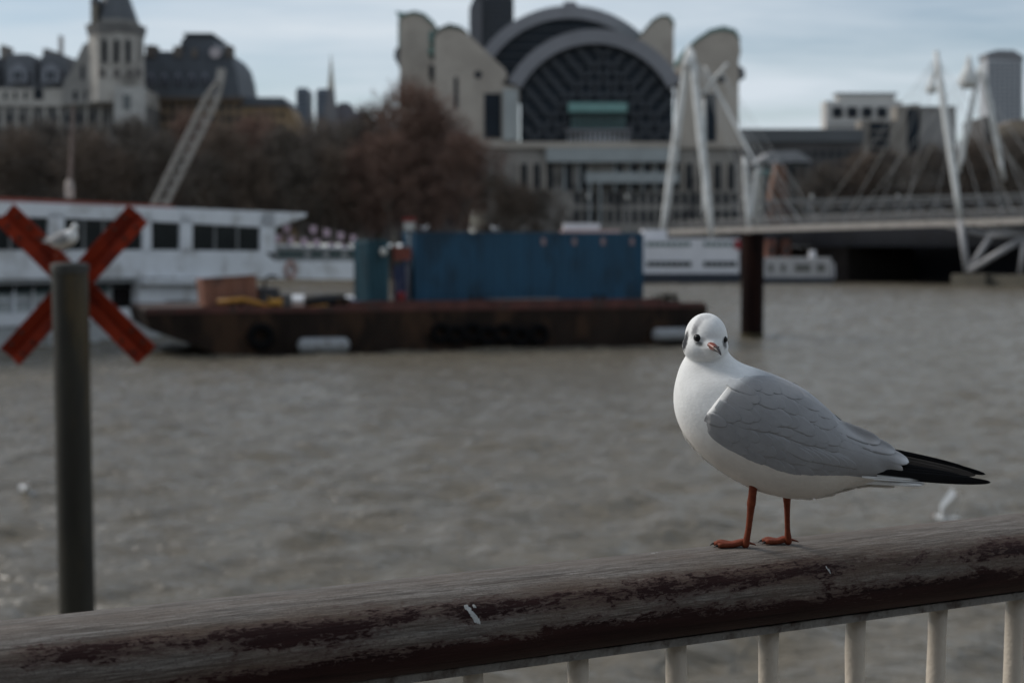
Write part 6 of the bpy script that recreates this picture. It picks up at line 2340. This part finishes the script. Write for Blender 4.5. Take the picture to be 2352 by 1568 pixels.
# ------------------------------------------------------------------ bare plane trees along the far embankment
def tree_mesh(seed, H, R, n_twig, leafy):
    rg = random.Random(seed)
    wood, tw = MB(), []
    tips = []

    def grow(p, d, ln, r_, lev):
        k = 3
        pts, rad = [p], [r_]
        for i in range(k):
            d = (d + Vector((rg.gauss(0, .13), rg.gauss(0, .13), rg.gauss(0.04, .08)))).normalized()
            p = p + d * (ln / k)
            pts.append(p)
            rad.append(r_ * (1 - .38 * (i + 1) / k))
        wood.tube(pts, rad, 6 if lev < 2 else 4, cap=False)
        tips.append((p, d, lev))
        if lev < 4:
            for b in range(rg.choice((2, 3)) if lev else 4):
                a = rg.random() * 6.28
                s = d.orthogonal().normalized()
                e = d.cross(s)
                spread = 0.62 if lev else 0.8
                nd = (d + (s * math.cos(a) + e * math.sin(a)) * spread * rg.uniform(.6, 1.25) + Vector((0, 0, .12))).normalized()
                grow(p, nd, ln * rg.uniform(.62, .86), rad[-1] * .72, lev + 1)
    grow(Vector((0, 0, -0.4)), Vector((0, 0, 1)), H * .26, .62, 0)
    src = [t for t in tips if t[2] >= 2]
    # keep the crown to its size
    zmax = max(t[0].z for t in tips)
    rmax = max(math.hypot(t[0].x, t[0].y) for t in tips)
    sz, sr = H * .94 / zmax, R / rmax
    wood.v = [(x * sr if z > 2 else x, y * sr if z > 2 else y, z * sz) for x, y, z in wood.v]
    clumps = []
    for i in range(30):
        z_ = .2 + .74 * (i + .5) / 30
        rr = R * (.45 + .5 * math.sin(math.pi * min(1, (z_ - .08) / 1.0)) ** .8) * .78
        a_ = i * 2.4 + rg.uniform(-.4, .4)
        k_ = rg.uniform(.45, 1.0) if z_ < .85 else rg.uniform(.1, .5)
        clumps.append((Vector((math.cos(a_) * rr * k_, math.sin(a_) * rr * k_, z_ * H)), R * rg.uniform(.20, .36)))
    v, f = [], []
    for i in range(n_twig):
        if i % 3 == 0:
            p, d, lev = rg.choice(src)
            p = Vector((p.x * sr, p.y * sr, p.z * sz)) + Vector((rg.gauss(0, .9), rg.gauss(0, .9), rg.gauss(-0.1, .9)))
            d = (d + Vector((rg.gauss(0, .6), rg.gauss(0, .6), rg.gauss(0.1, .5)))).normalized()
        else:
            # sprays in overlapping clumps, thinner towards each clump's rim
            cc, cr_ = rg.choice(clumps)
            while True:
                e = Vector((rg.uniform(-1, 1), rg.uniform(-1, 1), rg.uniform(-1, 1)))
                if e.length < 1 and rg.random() > e.length ** 3 * .85:
                    break
            p = cc + e * cr_
            d = (Vector((p.x / R, p.y / R, .55)) + e * .4 + Vector((rg.gauss(0, .4), rg.gauss(0, .4), rg.gauss(0, .4)))).normalized()
        l_ = rg.uniform(.5, 1.5)
        w_ = rg.uniform(.03, .065)
        s = d.cross(Vector((rg.gauss(0, 1), rg.gauss(0, 1), rg.gauss(0, 1)))).normalized() * w_
        o = len(v)
        v += [p - s, p + s, p + d * l_ + s * .3, p + d * l_ - s * .3]
        f.append((o, o + 1, o + 2, o + 3))
        if rg.random() < leafy:
            for _ in range(2):
                c = p + d * l_ * rg.random() + Vector((rg.gauss(0, .15), rg.gauss(0, .15), rg.gauss(0, .15)))
                a, b = Vector((rg.gauss(0, 1), rg.gauss(0, 1), rg.gauss(0, 1))).normalized() * .14, Vector((rg.gauss(0, 1), rg.gauss(0, 1), rg.gauss(0, 1))).normalized() * .12
                o = len(v)
                v += [c - a, c - b, c + a, c + b]
                f.append((o, o + 1, o + 2, o + 3))
    return wood, v, f


def build_trees():
    bark = mat('plane_bark', (0.17, 0.15, 0.125), .9, .4, 1.2, .3, dirt=(0.30, 0.27, 0.22), dscale=.9)
    kinds = []
    for k, (H, R, n_, lf, c) in enumerate(((21, 6.5, 6600, .12, (0.105, 0.088, 0.074)), (22, 7.0, 7000, .35, (0.160, 0.100, 0.078)), (19, 6.2, 6600, .15, (0.130, 0.098, 0.076)))):
        w_, v, f = tree_mesh(31 + k, H, R, n_, lf)
        tm = mat('twigs_%d' % k, c, .9, .55, .28)
        kinds.append((w_, v, f, tm, H, R))
    protos = {}
    #     x,   top y,  D, kind, label
    T = [(-60, 262, 232, 0, 'grey bare tree cut by the left picture edge'),
         (-170, 280, 228, 0, 'first tree past the left picture edge'),
         (-290, 270, 232, 2, 'second tree past the left picture edge'),
         (-420, 285, 229, 0, 'third tree past the left picture edge'),
         (2510, 305, 234, 0, 'first tree past the right picture edge'),
         (2640, 300, 233, 2, 'second tree past the right picture edge'),
         (35, 296, 226, 2, 'dark bare tree below the slate roofed stone block'),
         (120, 270, 240, 0, 'tall dark bare tree left of the pale tower foot'),
         (200, 300, 226, 2, 'bare tree just right of the boat mast'),
         (290, 262, 236, 0, 'bare tree in front of the pale tower base'),
         (370, 300, 226, 0, 'bare tree behind the foot of the lattice crane'),
         (440, 258, 250, 1, 'brown bare tree rising behind the crane jib'),
         (520, 290, 228, 2, 'bare tree right of the crane jib'),
         (590, 262, 248, 1, 'brown bare tree in front of the ochre block'),
         (660, 288, 230, 0, 'dark bare tree below the slim distant tower'),
         (728, 276, 246, 2, 'bare tree below the church spire'),
         (790, 275, 232, 0, 'red brown tree right of the church spire'),
         (862, 240, 238, 2, 'tall red brown tree left of the tallest tree'),
         (930, 186, 232, 1, 'tallest red brown tree against the station tower'),
         (1000, 250, 236, 1, 'red brown tree before the raking station shoulder'),
         (1050, 300, 226, 1, 'short red brown tree below the station flank'),
         (905, 300, 225, 1, 'near red brown tree above the teal container'),
         (830, 330, 226, 1, 'near red brown tree right of the boat canopy'),
         (760, 340, 225, 2, 'near brown tree above the bunting'),
         (690, 345, 224, 0, 'near dark tree above the end of the boat canopy'),
         (600, 350, 225, 2, 'near bare tree over the middle of the boat roof'),
         (480, 345, 224, 0, 'near bare tree right of the crane foot'),
         (290, 350, 225, 2, 'near bare tree left of the crane foot'),
         (80, 350, 224, 0, 'near bare tree left of the boat mast'),
         (1130, 402, 226, 2, 'low brown tree right of the pink stone flank'),
         (1195, 424, 225, 2, 'low brown tree below the station colonnade'),
         (1255, 430, 226, 0, 'low dark tree above the blue container'),
         (1890, 372, 232, 0, 'dark bare tree behind the right half of the bridge deck'),
         (1975, 350, 234, 2, 'bare tree below the brown grey block'),
         (2060, 340, 233, 0, 'bare tree left of the tallest right mast'),
         (2135, 330, 236, 0, 'bare tree behind the slanting right mast'),
         (2235, 322, 235, 2, 'bare tree between the right mast legs'),
         (2310, 300, 234, 0, 'bare tree under the office tower'),
         (2400, 310, 232, 2, 'bare tree at the right picture edge')]
    rg = random.Random(12)
    for x, ty, D, k, lab in T:
        w_, v, f, tm, H, R = kinds[k]
        top = q(x, ty, D)
        base = Vector((top.x, D, 3.6))
        sc = (top.z - 3.6) / H
        root = bpy.data.objects.new('plane_tree', None)
        COL.objects.link(root)
        tag(root, lab, 'tree', 'embankment trees')
        if k not in protos:
            a = w_.build('trunk', bark)
            me = bpy.data.meshes.new('crown')
            me.from_pydata([tuple(p) for p in v], [], f)
            me.materials.append(tm)
            b = bpy.data.objects.new('crown', me)
            COL.objects.link(b)
            protos[k] = (a, b)
        else:
            a, b = (o.copy() for o in protos[k])
            COL.objects.link(a); COL.objects.link(b)
        a.parent = root
        b.parent = root
        root.location = base
        root.rotation_euler = (0, 0, rg.random() * 6.28)
        s2 = max(sc, .62)
        root.scale = (s2 * rg.uniform(.95, 1.15), s2 * rg.uniform(.95, 1.15), sc)


build_trees()
